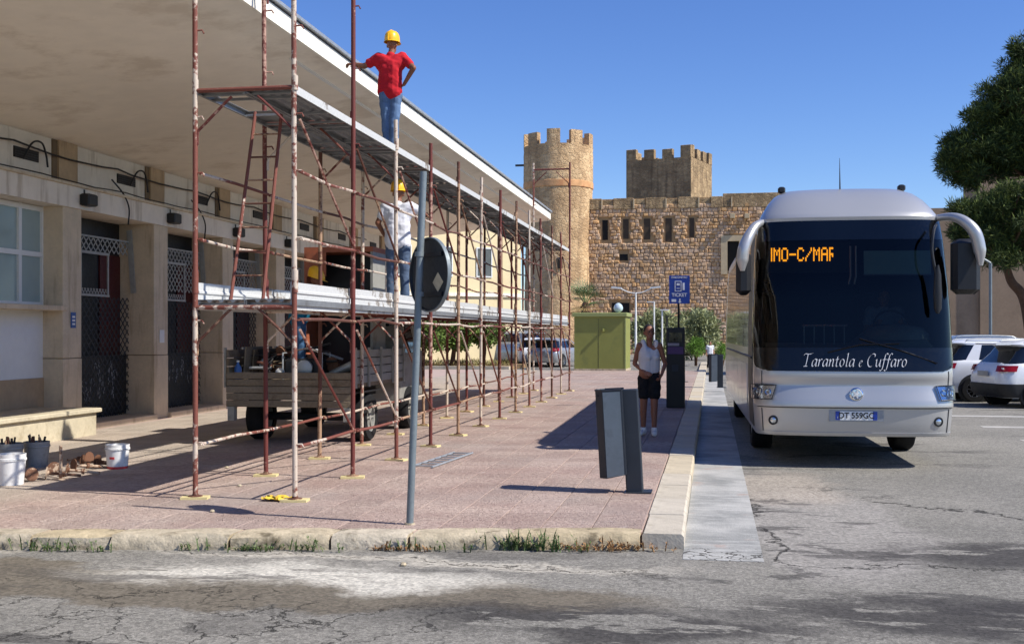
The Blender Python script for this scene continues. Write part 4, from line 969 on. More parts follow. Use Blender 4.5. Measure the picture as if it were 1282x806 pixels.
pine('large umbrella pine whose dark crown leans in from the right', base, [(0, 0, 0), (-.3, .2, 2.5), (-.1, 0, 5), (-.9, 0, 8), (-1.2, 0, 10)], clumps_px(bl1, zb_, base, 85, (.16, .42)), .25, 190, 'pine trees at right')
zb_ = 41; base = G(1292, 452, ROAD); zb_ = 1.74 * F / (452 - 418); zb_ = 44; base = P(1296, 418, zb_); base.z = ROAD
bl2 = [(1215, 268, 22, 10), (1248, 258, 30, 12), (1285, 250, 34, 18), (1236, 292, 36, 16), (1276, 296, 34, 26), (1216, 300, 18, 12), (1262, 324, 28, 8), (1320, 280, 40, 40)]
tk = [P(1292, 420, zb_) - base, P(1284, 380, zb_) - base, P(1266, 352, zb_) - base, P(1258, 325, zb_) - base, P(1250, 300, zb_) - base]; tk[0].z = 0; tk[0].x += .15
pine('lower pine with a bent trunk and yellow-green crown behind the coach mirror', base, tk, clumps_px(bl2, zb_, base, 75, (.15, .4)), .23, 180, 'pine trees at right')
# shrubs: feathery grey-green bank, clipped green shrub, dark trees beyond the scaffold
def shrub(name, label, cat, px, py, rx, ry, z, n, rr, leaf, mt, per, base_y=None, grp=None, asp=.3, up=.6):
    b = P(px, 418, z); b.z = ROAD if base_y is None else base_y
    t = thing(name, b, label, cat, grp); cl = []
    for q in range(n):
        a = random.uniform(0, 6.283); r_ = math.sqrt(random.random()); p = P(px + math.cos(a) * r_ * rx, py + math.sin(a) * r_ * ry, z + random.gauss(0, .5)) - b; cl.append((p.x, p.y, max(.15, p.z), random.uniform(*rr)))
    cr = np.array(cl); leaves('foliage', cr[:, :3], cr[:, 3], per, leaf, mt, t, None, asp, 1, 0, .3, up)
    for q in range(4): e = cl[q]; MB().tube([(e[0] * .2, e[1] * .2, 0), (e[0] * .6, e[1] * .6, e[2] * .6), (e[0], e[1], e[2])], [.05, .035, .015], 5).build('stem', m_bark, t)
    return t
shrub('feathery_shrub', 'broad feathery grey-green shrub at the castle foot left of the ticket sign', 'shrub', 822, 420, 26, 24, 74, 60, (.4, .7), .32, m_hedge, 170)
shrub('feathery_shrub', 'broad feathery grey-green shrub at the castle foot right of the ticket sign', 'shrub', 868, 418, 28, 22, 75, 60, (.4, .7), .32, m_hedge, 170)
shrub('clipped_shrub', 'bright green clipped shrub beside the ticket machine', 'shrub', 871, 434, 9, 9, 62, 22, (.16, .26), .09, m_box, 220, ROAD)
shrub('small_bush', 'low yellow-green bush behind the farthest litter bin', 'shrub', 903, 440, 7, 8, 60, 10, (.15, .3), .12, m_box, 120)
def small_tree(label, px, py, rx, ry, z, n, mt, grp):
    b = P(px, 418, z); b.z = .04; t = thing('garden_tree', b, label, 'tree', grp); cl = []
    for q in range(n):
        a = random.uniform(0, 6.283); r_ = math.sqrt(random.random()); p = P(px + math.cos(a) * r_ * rx, py + math.sin(a) * r_ * ry, z + random.gauss(0, .7)) - b; cl.append((p.x, p.y, p.z, random.uniform(.3, .5)))
    cr = np.array(cl); leaves('crown', cr[:, :3], cr[:, 3], 150, .2, mt, t, None, .5, 1, 0, .3)
    MB().tube([(0, 0, 0), (.1, 0, .8), (.05, 0, 2.0)], [.14, .11, .06], 7).build('trunk', m_bark, t, 50)
    for q in range(5): MB().tube([(.08, 0, 1.2), cl[q][:3]], [.05, .02], 5).build('limb', m_bark, t)
small_tree('small dark-leaved garden tree just right of the round sign', 566, 420, 20, 16, 55, 28, m_lf, 'garden trees beyond the scaffold')
small_tree('small dark-leaved garden tree in the middle of the planting bed', 604, 412, 20, 14, 56, 28, m_lf, 'garden trees beyond the scaffold')
small_tree('small dark-leaved garden tree partly behind the round sign', 528, 420, 18, 16, 55, 22, m_lf, 'garden trees beyond the scaffold')
gc = []
for q in range(500): gc.append((random.uniform(-29, -10), random.uniform(52.3, 59.5), .1))
leaves('ground_cover', gc, .22, 12, .22, M('dry_grass', (120, 112, 62), .9, 0, .35, 2), None, 'stuff', .15, .5, 0, .2, 1.2)
bpy.data.objects['ground_cover']['label'] = 'dry grass and low plants in the planting bed'; bpy.data.objects['ground_cover']['category'] = 'ground cover'
# palm behind the green cabin
pb = P(733, 418, 56); pb.z = ROAD; pm = thing('palm_tree', pb, 'small fan palm standing behind the green cabin', 'palm tree')
MB().lathe([(.24, 0), (.2, .6), (.22, 1.2), (.2, 2.2), (.26, 3.1), (.12, 3.3)], 12).build('trunk', m_bark, pm, 40)
m_palm = M('palm_leaf', (82, 104, 52), .6, 0, .3, 1); m_palmd = M('palm_leaf_dry', (168, 140, 84), .8, 0, .2, 1)
for k in range(34):
    az = random.uniform(0, 6.283); el = random.uniform(-.55, 1.35); L = random.uniform(1.0, 1.55); d = Vector((math.cos(az) * math.cos(el), math.sin(az) * math.cos(el), math.sin(el)))
    s_ = Vector((0, 0, 3.2)); e = s_ + d * L * .55; mb = MB(); mb.tube([s_, e], .012, 4)
    u = d.cross(Vector((0, 0, 1))).normalized(); w = u.cross(d)
    for q in range(11):
        aa = (q - 5) / 5 * 1.25; dd = (d * math.cos(aa) + u * math.sin(aa)); tip = e + dd * L * .55 - Vector((0, 0, .08)); sd = dd.cross(w).normalized() * .02
        mb.add([e, e.lerp(tip, .5) + sd, tip, e.lerp(tip, .5) - sd], [(0, 1, 2, 3)])
    mb.build('frond', m_palm if el > -.2 else m_palmd, pm)
# weeds along the front kerb
random.seed(13); m_weed = M('weed_green', (86, 104, 56), .7, 0, .3, 6); m_weedd = M('weed_dry', (150, 112, 70), .8, 0, .25, 6)
def weed(px, py, n, h, spread, mt, label):
    b = G(px, py, ROAD); b.y = kerb_y(b.x) - .335; t = thing('weed_tuft', b, label, 'weed', 'weeds along the front kerb'); mb = MB()
    for q in range(n):
        a = random.uniform(0, 6.283); x, y = random.gauss(0, spread), abs(random.gauss(0, .03)) * 0 + random.uniform(-.05, .02); L = h * (.3 + .9 * random.random() ** 2)
        e = Vector((x + math.cos(a) * L * .5, y + math.sin(a) * L * .3 - .01, L)); s_ = Vector((x, y, 0)); m_ = s_.lerp(e, .55) + Vector((0, 0, L * .15)); sd = Vector((-math.sin(a), math.cos(a), 0)) * .005
        mb.add([s_ - sd, s_ + sd, m_ + sd, m_ - sd], [(0, 1, 2, 3)]); mb.add([m_ - sd, m_ + sd, e], [(0, 1, 2)])
        for r_ in range(5): c = s_.lerp(m_, .3 + .17 * r_); l_ = Vector((random.gauss(0, 1), random.gauss(0, 1), random.uniform(.1, 1))).normalized() * .035; w = l_.cross(Vector((0, 0, 1))).normalized() * .007; mb.add([c, c + l_ * .5 + w, c + l_, c + l_ * .5 - w], [(0, 1, 2, 3)])
    mb.build('leaf_blades', mt, t, kind='stuff')
weed(662, 688, 90, .19, .18, m_weed, 'largest green weed tuft sprouting at the front kerb')
for px, n, lab, mt in ((85, 22, 'thin weed tuft nearest the left end of the kerb', m_weed), (128, 26, 'upright weed tuft left of the pole shadow', m_weed), (275, 18, 'dark little weed on the kerb face below the scaffold', m_weed), (330, 34, 'low weed patch below the first scaffold upright', m_weed), (385, 34, 'weed patch at the kerb left of the sign pole', m_weed), (505, 30, 'brownish weed patch at the foot of the sign pole', m_weedd), (540, 30, 'weed patch just right of the sign pole', m_weed), (735, 40, 'dry orange weed patch right of the big tuft', m_weedd), (790, 34, 'dry weed patch at the kerb corner', m_weedd)):
    weed(px, 683 if px > 300 else 679, int(n * random.uniform(.6, 1.1)), random.uniform(.07, .14), random.uniform(.1, .26), mt, lab)

# ---------------------------------------------------------------- street furniture
m_pole = M('grey_pole', (116, 125, 128), .5, .2, .12, 4, .05, 60)
def round_sign():
    b = G(513, 656); t = thing('traffic_sign', b, 'round traffic sign seen from its dark back on a leaning grey pole', 'sign')
    top = P(530, 215, 9.7) - b; MB().tube([(0, 0, 0), top], .031, 14).build('pole', m_pole, t, 40)
    MB().lathe([(.05, -.02), (.045, .01), (.034, .012)], 14).build('pole_collar', m_kerbd, t, 40)
    ctr = P(528, 343, 9.66) - b; n = Vector((-.70, -.71, 0)).normalized(); u = Vector((-n.y, n.x, 0))
    axis = top.normalized(); pc = axis * (ctr.z / axis.z); ctr = pc + Vector((.03, .05, 0)) + n * -.055
    d = MB(); d.lathe([(.30, -.012), (.312, -.012), (.316, 0), (.312, .014), (.304, .014), (.300, .002), (0, .002)], 40, ctr, n); disc = d.build('sign_disc', M('sign_back', (40, 46, 52), .45, .3, .1), t, 40)
    MB().lathe([(.300, -.014), (0, -.014)], 40, ctr, n).build('sign_face', m_white, disc)
    rim_ = MB().lathe([(.313, -.016), (.322, -.016), (.322, .018), (.313, .018)], 40, ctr, n, cap=False); rim_.build('rim', m_pole, disc, 40)
    for dz in (.17, -.17):
        c = pc + Vector((0, 0, dz)); MB().lathe([(.036, -.02), (.04, -.02), (.04, .02), (.036, .02)], 14, c, axis, cap=False).build('clamp', m_pole, disc, 40)
        MB().obox(ctr + Vector((0, 0, dz)) + n * .012, u * .22, Vector((0, 0, .018)), n * .009).build('channel', M('sign_back_channel', (34, 38, 44), .5, .3), disc)
    c = ctr + u * .14 + n * .004 + Vector((0, 0, -.07)); e1, e2 = (u + Vector((0, 0, 1))).normalized() * .06, (-u + Vector((0, 0, 1))).normalized() * .06
    MB().obox(c, e1, e2, n * .001).build('sticker', M('sticker_beige', (190, 176, 146), .7), disc)
round_sign()
m_bin = M('bin_anthracite', (46, 52, 60), .45, .3, .12, 4); m_bin_sheen = M('bin_panel_sheen', (104, 114, 122), .4, .4, .1, 3, 0, 40, .5, (80, 86, 90), .4, 6)
def litter_bin(px, py, label, h=1.06, lean=-3.2, rz=0.0):
    b = G(px, py); t = thing('litter_bin', b, label, 'bin', 'anthracite litter bins', rz)
    t.rotation_euler = (0, R(lean), rz)
    MB().loftbox(-.118, .055, -.06, .06, -.0, h, .012).build('post', m_bin, t, 30)
    MB().obox((0, 0, .006), (.14, 0, 0), (0, .12, 0), (0, 0, .008)).build('foot_plate', m_bin, t)
    # container: eight-sided tub hung on the side of the post, the front facet's sheen put into a lighter colour
    prof = [(-.10, -.15), (-.30, -.17), (-.375, -.09), (-.375, .09), (-.30, .17), (-.10, .15)]
    z0, z1 = .17, h + .005; m = MB().loft([[(x, y, z0 + (.03 if x > -.2 else 0)) for x, y in prof], [(x, y, z1) for x, y in prof]], True, False); c = m.build('container', m_bin, t)
    MB().loft([[(-.118, -.158, z0 + .03), (-.292, -.176, z0 + .01)], [(-.118, -.158, z1 - .02), (-.292, -.176, z1 - .02)]], closed=False).build('front_sheen', m_bin_sheen, c)
    rim_ = MB().tube([(x, y, z1) for x, y in prof], .009, 6); rim_.build('rim', m_bin, c); MB().box(-.36, -.12, -.13, .13, z1 - .06, z1 - .05).build('liner', m_dark, c)
    return t
litter_bin(799, 616, 'nearest anthracite litter bin, leaning, on the sunlit paving near the kerb')
litter_bin(856, 478, 'anthracite litter bin half hidden behind the woman and the ticket machine', 1.0, -3)
litter_bin(903, 485, 'farthest anthracite litter bin at the kerb beside the rear of the coach', 1.0, 0, R(0))
# ticket machine with its blue sign
b = G(846, 510); tmn = thing('ticket_machine', b, 'slim black parking ticket machine with a blue sign on a pole above it', 'ticket machine')
m_blk = M('machine_black', (17, 17, 20), .4, .1, .15, 4)
MB().loftbox(-.2, .2, -.16, .16, 0, 1.76, .015).build('cabinet', m_blk, tmn, 30); MB().box(-.17, .17, -.17, -.161, 1.18, 1.34).build('label_strip', M('label_purple', (92, 62, 110), .5), tmn); MB().box(-.17, .08, -.17, -.161, 1.36, 1.42).build('label_strip', M('label_pale', (170, 164, 168), .5), tmn)
MB().box(-.14, .14, -.168, -.161, 1.45, 1.65).build('screen', m_blacksh, tmn); MB().box(-.08, .06, -.175, -.161, .8, .95).build('ticket_tray', m_bin, tmn)
sgz = P(850, 345, 25).z; MB().tube([(.06, .02, 1.76), (.07, .02, sgz - .02)], .024, 8).build('pole', m_dark, tmn, 40)
sg_ = MB().obox((.08, -.02, sgz - .31), (.225, 0, 0), (0, .012, 0), (0, 0, .31)).build('blue_sign', M('sign_blue', (28, 62, 150), .4, 0, .06), tmn)
def sb(x0, x1, z0, z1, nm='pictogram'): MB().box(.08 + x0, .08 + x1, -.036, -.0325, sgz - .62 + z0, sgz - .62 + z1).build(nm, M('sign_white', (226, 230, 236), .5), sg_)
sb(-.10, -.085, .27, .5); sb(.03, .045, .27, .5); sb(-.085, .03, .27, .285); sb(-.085, .03, .485, .5); sb(-.06, .01, .40, .45); sb(-.06, .01, .33, .345); sb(.07, .115, .30, .46); sb(-.17, -.07, .04, .10)
for d_ in ((-.005, .005, .03, .11),): sb(.0 + d_[0], .0 + d_[1] + .02, d_[2], d_[3])
MB().add([(.08 - .03, -.037, sgz - .57), (.08 + .05, -.037, sgz - .57), (.08 + .01, -.037, sgz - .61)], [(0, 1, 2)]).build('arrow_head', MATS['sign_white'], sg_)
tx = text_mesh('sign_text', 'TICKET', .105, MATS['sign_white'], sg_, bold=.002); tx.location = (.08, -.034, sgz - .62 + .19); tx.rotation_euler = (R(90), 0, 0); tx.scale = (.95, 1, 1)
tx = text_mesh('sign_text', 'PARCOMETRO', .058, MATS['sign_white'], sg_, bold=.001); tx.location = (.08, -.034, sgz - .62 + .575); tx.rotation_euler = (R(90), 0, 0); tx.scale = (.9, 1, 1)
# green cabin
b = G(783, 464); gcab = thing('green_cabin', (b.x, b.y, 0), 'olive green metal utility cabin with overhanging lid', 'cabin', rz=R(-2))
m_green = M('olive_paint', (136, 138, 70), .6, 0, .08, 1.2, .08, 20, .4, (104, 112, 68), .4, 1.5); m_greenl = M('olive_paint_trim', (142, 150, 92), .6, 0, .06, 1.5)
gw, gd, gh = 2.28, 2.0, 2.38
MB().box(-gw, 0, 0, gd, -.02, gh).build('cabin_body', m_green, gcab); MB().box(-gw - .08, .08, -.1, gd + .08, gh, gh + .18, 0, .02).build('lid', m_greenl, gcab)
MB().box(-gw - .02, .02, -.03, gd, -.02, .08).build('base', m_kerbd, gcab); MB().box(-.03, .015, -.012, .05, .08, gh).build('corner_trim', m_greenl, gcab)
MB().box(-1.02, -.94, -.14, -.001, 1.72, 1.86, 0, .01).build('shadow_caster', m_green, gcab); MB().box(-1.2, -1.19, -.006, 0, .1, 2.3).build('door_seam', m_dark, gcab)  # small block added to cast the slanting shadow on the cabin face
MB().lathe([(.0, 0), (.11, .03), (.19, .12), (.21, .22), (.17, .34), (.08, .42), (0, .44)], 16, (-.35, .3, gh + .18)).build('globe_lamp', M('frosted_globe', (196, 214, 220), .15), gcab, 60)
# street lamps and thin poles in front of the castle
def lamp(px, ytop, z, label, arms=2):
    b = P(px, 418, z); b.z = ROAD if arms else ROAD; h = P(px, ytop, z).z - b.z; t = thing('street_lamp', b, label, 'street lamp')
    MB().tube([(0, 0, 0), (0, 0, h)], [.07, .045], 8).build('pole', m_white, t, 40)
    for s in (-1, 1)[:arms]:
        MB().tube(crv([(0, 0, h - .05), (s * .4, 0, h + .02), (s * .85, 0, h + .22)], 4), .03, 6).build('arm', m_white, t, 40); MB().obox((s * 1.05, 0, h + .26), (.28, 0, .03 * s), (0, .12, 0), (0, 0, .045)).build('lamp_head', m_white, t)
lamp(796, 366, 62, 'white double-armed street lamp beside the green cabin')
for px, yt, z, lab in ((819, 378, 66, 'pale slender pole behind the left shoulder of the woman'), (829, 388, 58, 'pale slender pole just right of the head of the woman'), (835, 396, 60, 'dark slender pole left of the ticket machine')):
    b = P(px, 418, z); b.z = ROAD; t = thing('slender_pole', b, lab, 'pole', 'slender poles by the ticket machine'); h = P(px, yt, z).z - b.z
    MB().tube([(0, 0, 0), (0, 0, h)], .045, 7).build('shaft', m_white if px != 835 else m_dark, t, 40); MB().obox((-.2 if px == 819 else .12, 0, h), (.22, 0, 0), (0, .08, 0), (0, 0, .03)).build('cap', m_white if px != 835 else m_dark, t)
b = P(1240, 418, 40); b.z = ROAD; t = thing('slender_pole', b, 'grey lamp pole behind the white cars at right', 'pole'); MB().tube([(0, 0, 0), (0, 0, P(1240, 325, 40).z)], .055, 8).build('shaft', m_pole, t, 40); MB().tube([(0, 0, P(1240, 325, 40).z), (-.3, 0, P(1240, 318, 40).z)], .04, 6).build('cap', m_pole, t)

# ---------------------------------------------------------------- things on the pavement
m_bw = M('bucket_white', (228, 226, 222), .45, 0, .06, 4, 0, 40, .4, (180, 174, 166), .6, 7); m_bg = M('bucket_grey', (140, 140, 138), .5, 0, .12, 5, 0, 40, .4, (86, 84, 84), .5, 6)
def bucket(px, py, label, mt, r=.145, h=.31, fill=None, band=None, mark=None):
    b = G(px, py); t = thing('bucket', b, label, 'bucket', 'builders buckets on the pavement'); k = .84
    MB().lathe([(r * k, 0), (r * .985, h * .78), (r * 1.05, h * .79), (r * 1.05, h * .86), (r, h * .87), (r * 1.02, h), (r * .96, h), (r * .93, h * .85), (r * .8, .012)], 28, cap=False).build('shell', mt, t, 40)
    MB().lathe([(r * k, .002), (r * .8, .012), (0, .014)], 20).build('bottom', mt, t)
    MB().tube([(r * 1.06 * math.cos(a), r * 1.06 * math.sin(a) * .9 - .01, h * .83 - .12 * math.sin(a) * (1 if a < math.pi else 0)) for a in [math.pi + math.pi * q / 12 for q in range(13)]], .004, 5).build('handle', m_steel, t)
    if band: MB().lathe([(r * k + .002, .0), (r * k + .006, .03)], 28, cap=False).build('red_base_band', band, t)
    if mark: 
        for q, (a0, z0, z1) in enumerate(((-1.75, .10, .13), (-1.62, .10, .13), (-1.5, .10, .13), (-1.38, .10, .13))): 
            rr_ = r * .93; MB().obox((rr_ * math.cos(a0), rr_ * math.sin(a0), (z0 + z1) / 2 + .02), Vector((-math.sin(a0), math.cos(a0), 0)) * .007, (0, 0, .014), Vector((math.cos(a0), math.sin(a0), 0)) * .003).build('print_mark', mark, t)
    if fill:
        MB().lathe([(r * .92, h * .8), (0, h * .83)], 20).build('contents', fill, t)
        for q in range(9):
            a = random.uniform(0, 6.28); x, y = math.cos(a) * r * .5, math.sin(a) * r * .5; MB().tube([(x, y, h * .7), (x + random.gauss(0, .03), y, h * random.uniform(1.05, 1.28))], random.uniform(.008, .018), 6).build('bolt', m_redb if q % 2 else m_dark, t)
    return t
m_redp = M('print_red', (190, 60, 60), .6)
bucket(14, 606, 'white bucket standing in front at the left edge of the picture', m_bw, .15, .33)
bucket(12, 588, 'grey scribbled bucket behind the front white bucket', m_bg, .155, .32, m_dark)
bucket(46, 584, 'grey bucket full of bolts and rods', m_bg, .15, .31, m_dark)
bucket(147, 586, 'white bucket with a red base standing on the rusty scaffold parts', m_bw, .14, .29, None, m_redp, m_redp)
m_rust = paint('rusty_steel', (110, 74, 52), (182, 158, 134), .58, .75, 20)
random.seed(31)
def jack(px, py, ang, label, up=False):
    b = G(px, py); t = thing('scaffold_jack', b, label, 'scaffold jack', 'rusty scaffold jacks on the pavement', ang); r_ = .075
    if up: MB().tube([(0, 0, .01), (0, 0, .38)], .018, 8).build('threaded_rod', m_rust, t, 40); MB().lathe([(r_, 0), (r_, .01), (.03, .014)], 20).build('end_plate', m_rust, t, 40); return
    MB().tube([(0, 0, r_ * .98), (.36, 0, .03)], .016, 8).build('threaded_rod', m_rust, t, 40); d = Vector((.36, 0, .03 - r_)).normalized()
    MB().lathe([(r_, -.004), (r_, .006), (.028, .01), (.028, .03)], 22, (0, 0, r_ * .99), d).build('end_plate', m_rust, t, 40); MB().lathe([(.032, 0), (.032, .03)], 8, Vector((0, 0, r_ * .98)) + d * .16, d).build('collar_nut', m_rust, t, 40)
for px, py, a, lab in ((40, 602, 2.6, 'rusty jack lying nearest the front white bucket'), (58, 600, .5, 'rusty jack with its plate towards the road'), (68, 594, 2.2, 'jack with a pale round plate left of the upright rod'), (84, 596, .35, 'jack with a second pale plate beside the upright rod'), (92, 590, 1.0, 'rusty jack lying behind the pale plates'), (103, 584, .15, 'rusty jack lying in the middle of the row'), (112, 580, 2.9, 'rusty jack lying towards the white bucket'), (122, 584, -.1, 'rusty jack lying flat next to the white bucket')):
    jack(px, py, a, lab)
jack(76, 600, 0, 'rusty jack standing upright among the lying ones', True)
# steel grate lying on the paving, yellow rag, crumbs of stone
la, lb = G(528, 586), G(580, 568); b = (la + lb) / 2; lv = lb - la; gr_ = thing('lying_ladder', b, 'short steel ladder lying flat on the paving behind the round sign', 'ladder', rz=math.atan2(lv.y, lv.x))
hl = lv.length / 2
for s in (-.13, .13): MB().tube([(-hl, s, .018), (hl, s, .018)], .014, 6).build('side_bar', m_steel, gr_)
for k in range(7): MB().tube([(-hl * .9 + hl * .3 * k, -.13, .02), (-hl * .9 + hl * .3 * k, .13, .02)], .011, 6).build('cross_bar', m_steel, gr_)
b = G(347, 626); n_ = 10; mb = MB(); rg = np.random.default_rng(4)
zg = .012 + .035 * rg.random((n_, n_)) ** 2
for i in range(n_ - 1):
    for j in range(n_ - 1):
        if math.hypot(i - 4, j - 4) > 5.2: continue
        mb.add([((i + a - 4.5) * .03, (j + c_ - 4.5) * .022, zg[i + a, j + c_]) for a, c_ in ((0, 0), (1, 0), (1, 1), (0, 1))], [(0, 1, 2, 3)])
rag = mb.build('rag', M('rag_yellow', (214, 178, 60), .9, 0, .15, 6)); rag.location = b; tag(rag, 'crumpled yellow rag beside the front scaffold foot', 'rag')
for px, py, lab in ((300, 609, 'small dark stone chip between the first two scaffold frames'), (266, 641, 'small brown stone chip in front of the scaffold'), (505, 708, 'small pale pebble on the road before the kerb'), (284, 586, 'tiny stone chip under the scaffold')):
    b = G(px, py, ROAD if py > 690 else 0); mb = MB(); mb.lathe([(.0, 0), (.02, .002), (.026, .012), (.018, .024), (0, .028)], 7); o = mb.build('stone_chip', m_kerbd); o.location = b; tag(o, lab, 'stone', 'stone chips')

# ---------------------------------------------------------------- vehicles
def plan(xr, xf, w, r, z, n=5):
    """rounded rectangle, rear xr to front xf"""
    pts = []
    for cx, cy, a0 in ((xf - r, w - r, 0), (xr + r, w - r, 90), (xr + r, -w + r, 180), (xf - r, -w + r, 270)):
        for k in range(n + 1): a = R(a0 + 90 * k / n); pts.append((cx + r * math.cos(a), cy + r * math.sin(a), z))
    return pts
m_carw = M('car_white', (222, 224, 226), .22, .05, .02, .5); m_carb = M('car_bluegrey', (120, 136, 156), .25, .3, .03, .5); m_cars = M('car_silver', (168, 172, 176), .25, .5, .03, .5)
m_cglass = M('car_glass', (18, 22, 24), .05, 0, .1, 1, 0, 40, .9); m_tail = M('tail_lamp_red', (150, 14, 20), .15, 0, .15, 6); m_trim = M('car_black_trim', (26, 27, 29), .6)
def car(label, loc, ang, mt, L=4.4, Wd=.91, H=1.62, trim=True, cat='car', rails=True):
    t = thing('parked_car', loc, label, cat, 'parked cars', ang); xr, xf = -L / 2, L / 2; k = H / 1.62
    body = MB().loft([plan(xr + .16, xf - .2, Wd - .06, .3, .24), plan(xr + .06, xf - .08, Wd - .01, .32, .34), plan(xr + .02, xf - .02, Wd, .32, .52), plan(xr, xf, Wd + .005, .34, .68), plan(xr + .03, xf - .04, Wd, .36, .82), plan(xr + .10, xf - .12, Wd - .02, .38, .95 * k), plan(xr + .16, xf - .35, Wd - .05, .40, 1.03 * k), plan(xr + .2, xf - .8, Wd - .09, .40, 1.06 * k)], True, True)
    body.build('body', mt, t, 34)
    g0, g1 = 1.05 * k, 1.46 * k
    MB().loft([plan(xr + .20, xf - 1.02, Wd - .085, .30, g0), plan(xr + .42, xf - 1.5, Wd - .19, .28, (g0 + g1) / 2 + .02), plan(xr + .56, xf - 1.78, Wd - .25, .26, g1)], False, False).build('glass', m_cglass, t, 50)
    roof = MB().loft([plan(xr + .50, xf - 1.74, Wd - .235, .27, g1 - .02), plan(xr + .40, xf - 1.84, Wd - .25, .27, g1 + .03), plan(xr + .62, xf - 2.0, Wd - .34, .27, g1 + .10), plan(xr + .95, xf - 2.3, Wd - .55, .25, H - .02), plan(xr + 1.2, xf - 2.6, Wd - .75, .14, H)], True, True).build('roof', mt, t, 34)
    for s in (-1, 1):
        for x0, x1, x2, x3, wd in ((xr + .62, xr + .95, xr + .9, xr + 1.08, .0), (-.15, -.05, -.18, -.08, 0), (xf - 1.12, xf - .98, xf - 1.84, xf - 1.72, 0)):
            y0, y1 = s * (Wd - .075), s * (Wd - .235)
            MB().prism([(x0, y0 + s * .006, g0 - .02), (x1, y0 + s * .006, g0 - .02), (x3, y1 + s * .006, g1 + .01), (x2, y1 + s * .006, g1 + .01)], (0, -s * .03, 0)).build('pillar', mt if x0 != -.15 else m_trim, t)
        if rails: MB().tube(crv([(xr + .7, s * (Wd - .31), g1 + .07), (xr + .9, s * (Wd - .31), g1 + .13), (xf - 2.3, s * (Wd - .31), g1 + .13), (xf - 2.05, s * (Wd - .31), g1 + .07)], 4), .016, 6).build('roof_rail', m_steel, t)
        MB().loftbox(xf - 1.35, xf - 1.15, s * (Wd + .09) - .08, s * (Wd + .09) + .08, g0 + .0, g0 + .14, .03).build('wing_mirror', mt, t, 40)
        # tail lamp wraps round the corner
        q = [plan(xr - .012, xf, Wd + .012, .34, z) for z in (.86, .93, 1.0)]; idx = range(6, 12) if s > 0 else range(12, 18)
        for j, z in enumerate((.86, .93, 1.0)): q[j] = [Vector(p) + Vector((.03 * j + .012, -s * .014 * j, 0)) for p in q[j]]
        mb = MB(); rows_ = [[q[j][i] for i in idx] for j in range(3)]; mb.loft(rows_, closed=False); tl = mb.build('tail_lamp', m_tail, t, 60)
        mb = MB().obox(rows_[1][2] + Vector((-.012, 0, .0)), (.006, 0, 0), (0, .05, 0), (0, 0, .02)); mb.build('reverse_lamp', m_white, tl)
        MB().loftbox(xf - .35, xf - .1, s * (Wd - .2) - .12, s * (Wd - .2) + .12, .72, .84, .03).build('headlight', m_lamp, t, 40)
        for xw in (xr + .82, xf - .85):
            MB().lathe([(.40, 0), (.385, .02), (.33, .022)], 26, (xw, s * (Wd - .012), .33), (0, s, 0), cap=False).build('arch_trim', m_trim, t, 40)
            MB().lathe([(.385, -.1), (.385, .014), (0, .014)], 26, (xw, s * (Wd - .012), .34), (0, s, 0)).build('arch_void', m_void, t)
            ty = wheel_parts(t, (0, 0, 0), .33, .21, 10, m_chrome, 1); ty.location = (xw, s * (Wd - .03), .33); ty.rotation_euler = (0, 0, R(90 * s))
    if trim:
        MB().loft([plan(xr + .10, xf - .14, Wd - .02, .31, .25), plan(xr + .02, xf - .06, Wd + .012, .33, .36), plan(xr - .02, xf, Wd + .015, .34, .56), plan(xr + .0, xf - .02, Wd - .0, .34, .57)], True, False).build('lower_cladding', m_trim, t, 34)
    MB().obox((xr - .014, 0, .80), (.006, 0, 0), (0, .26, 0), (0, 0, .06)).build('number_plate', M('grey_plate', (150, 150, 150), .5), t)
    MB().box(xr + .05, xr + .42, -Wd + .4, Wd - .4, g1 + .02, g1 + .06).build('roof_spoiler', mt, t)
    return t
q = G(1228, 511, ROAD)
hx = math.cos(R(14)); 
car('white crossover seen from behind with black lower cladding at the right edge', (q.x + 2.2 * math.cos(R(14)) + .2, q.y + 2.2 * math.sin(R(14)) + .75, ROAD), R(14), m_carw, 4.35, .91, 1.62)
q = G(1222, 503, ROAD)
car('white estate car side-on between the coach and the crossover', (q.x + 1.35, q.y + .95, ROAD), R(4), m_carw, 4.6, .92, 1.64, False)
q = G(1222, 492, ROAD)
car('blue-grey car with roof rails behind the white cars', (q.x + 1.0, q.y + 1.2, ROAD), R(6), m_carb, 4.5, .9, 1.72, False)
def far_car(px, z, ang, mt, label, van=False):
    b = P(px, 418, z); b.z = ROAD; car(label, b, ang, mt, 4.3 if not van else 4.9, .9, 1.55 if not van else 1.95, False, 'car' if not van else 'van', False)
far_car(632, 66, R(160), m_cars, 'silver van parked beyond the planting bed, behind the middle uprights', True)
far_car(668, 63, R(100), m_carw, 'white car seen end-on beyond the scaffold, left of the silver hatchback')
far_car(697, 61, R(75), m_cars, 'silver hatchback parked just left of the green cabin')
far_car(595, 70, R(170), m_carw, 'white car parked far behind the garden trees')
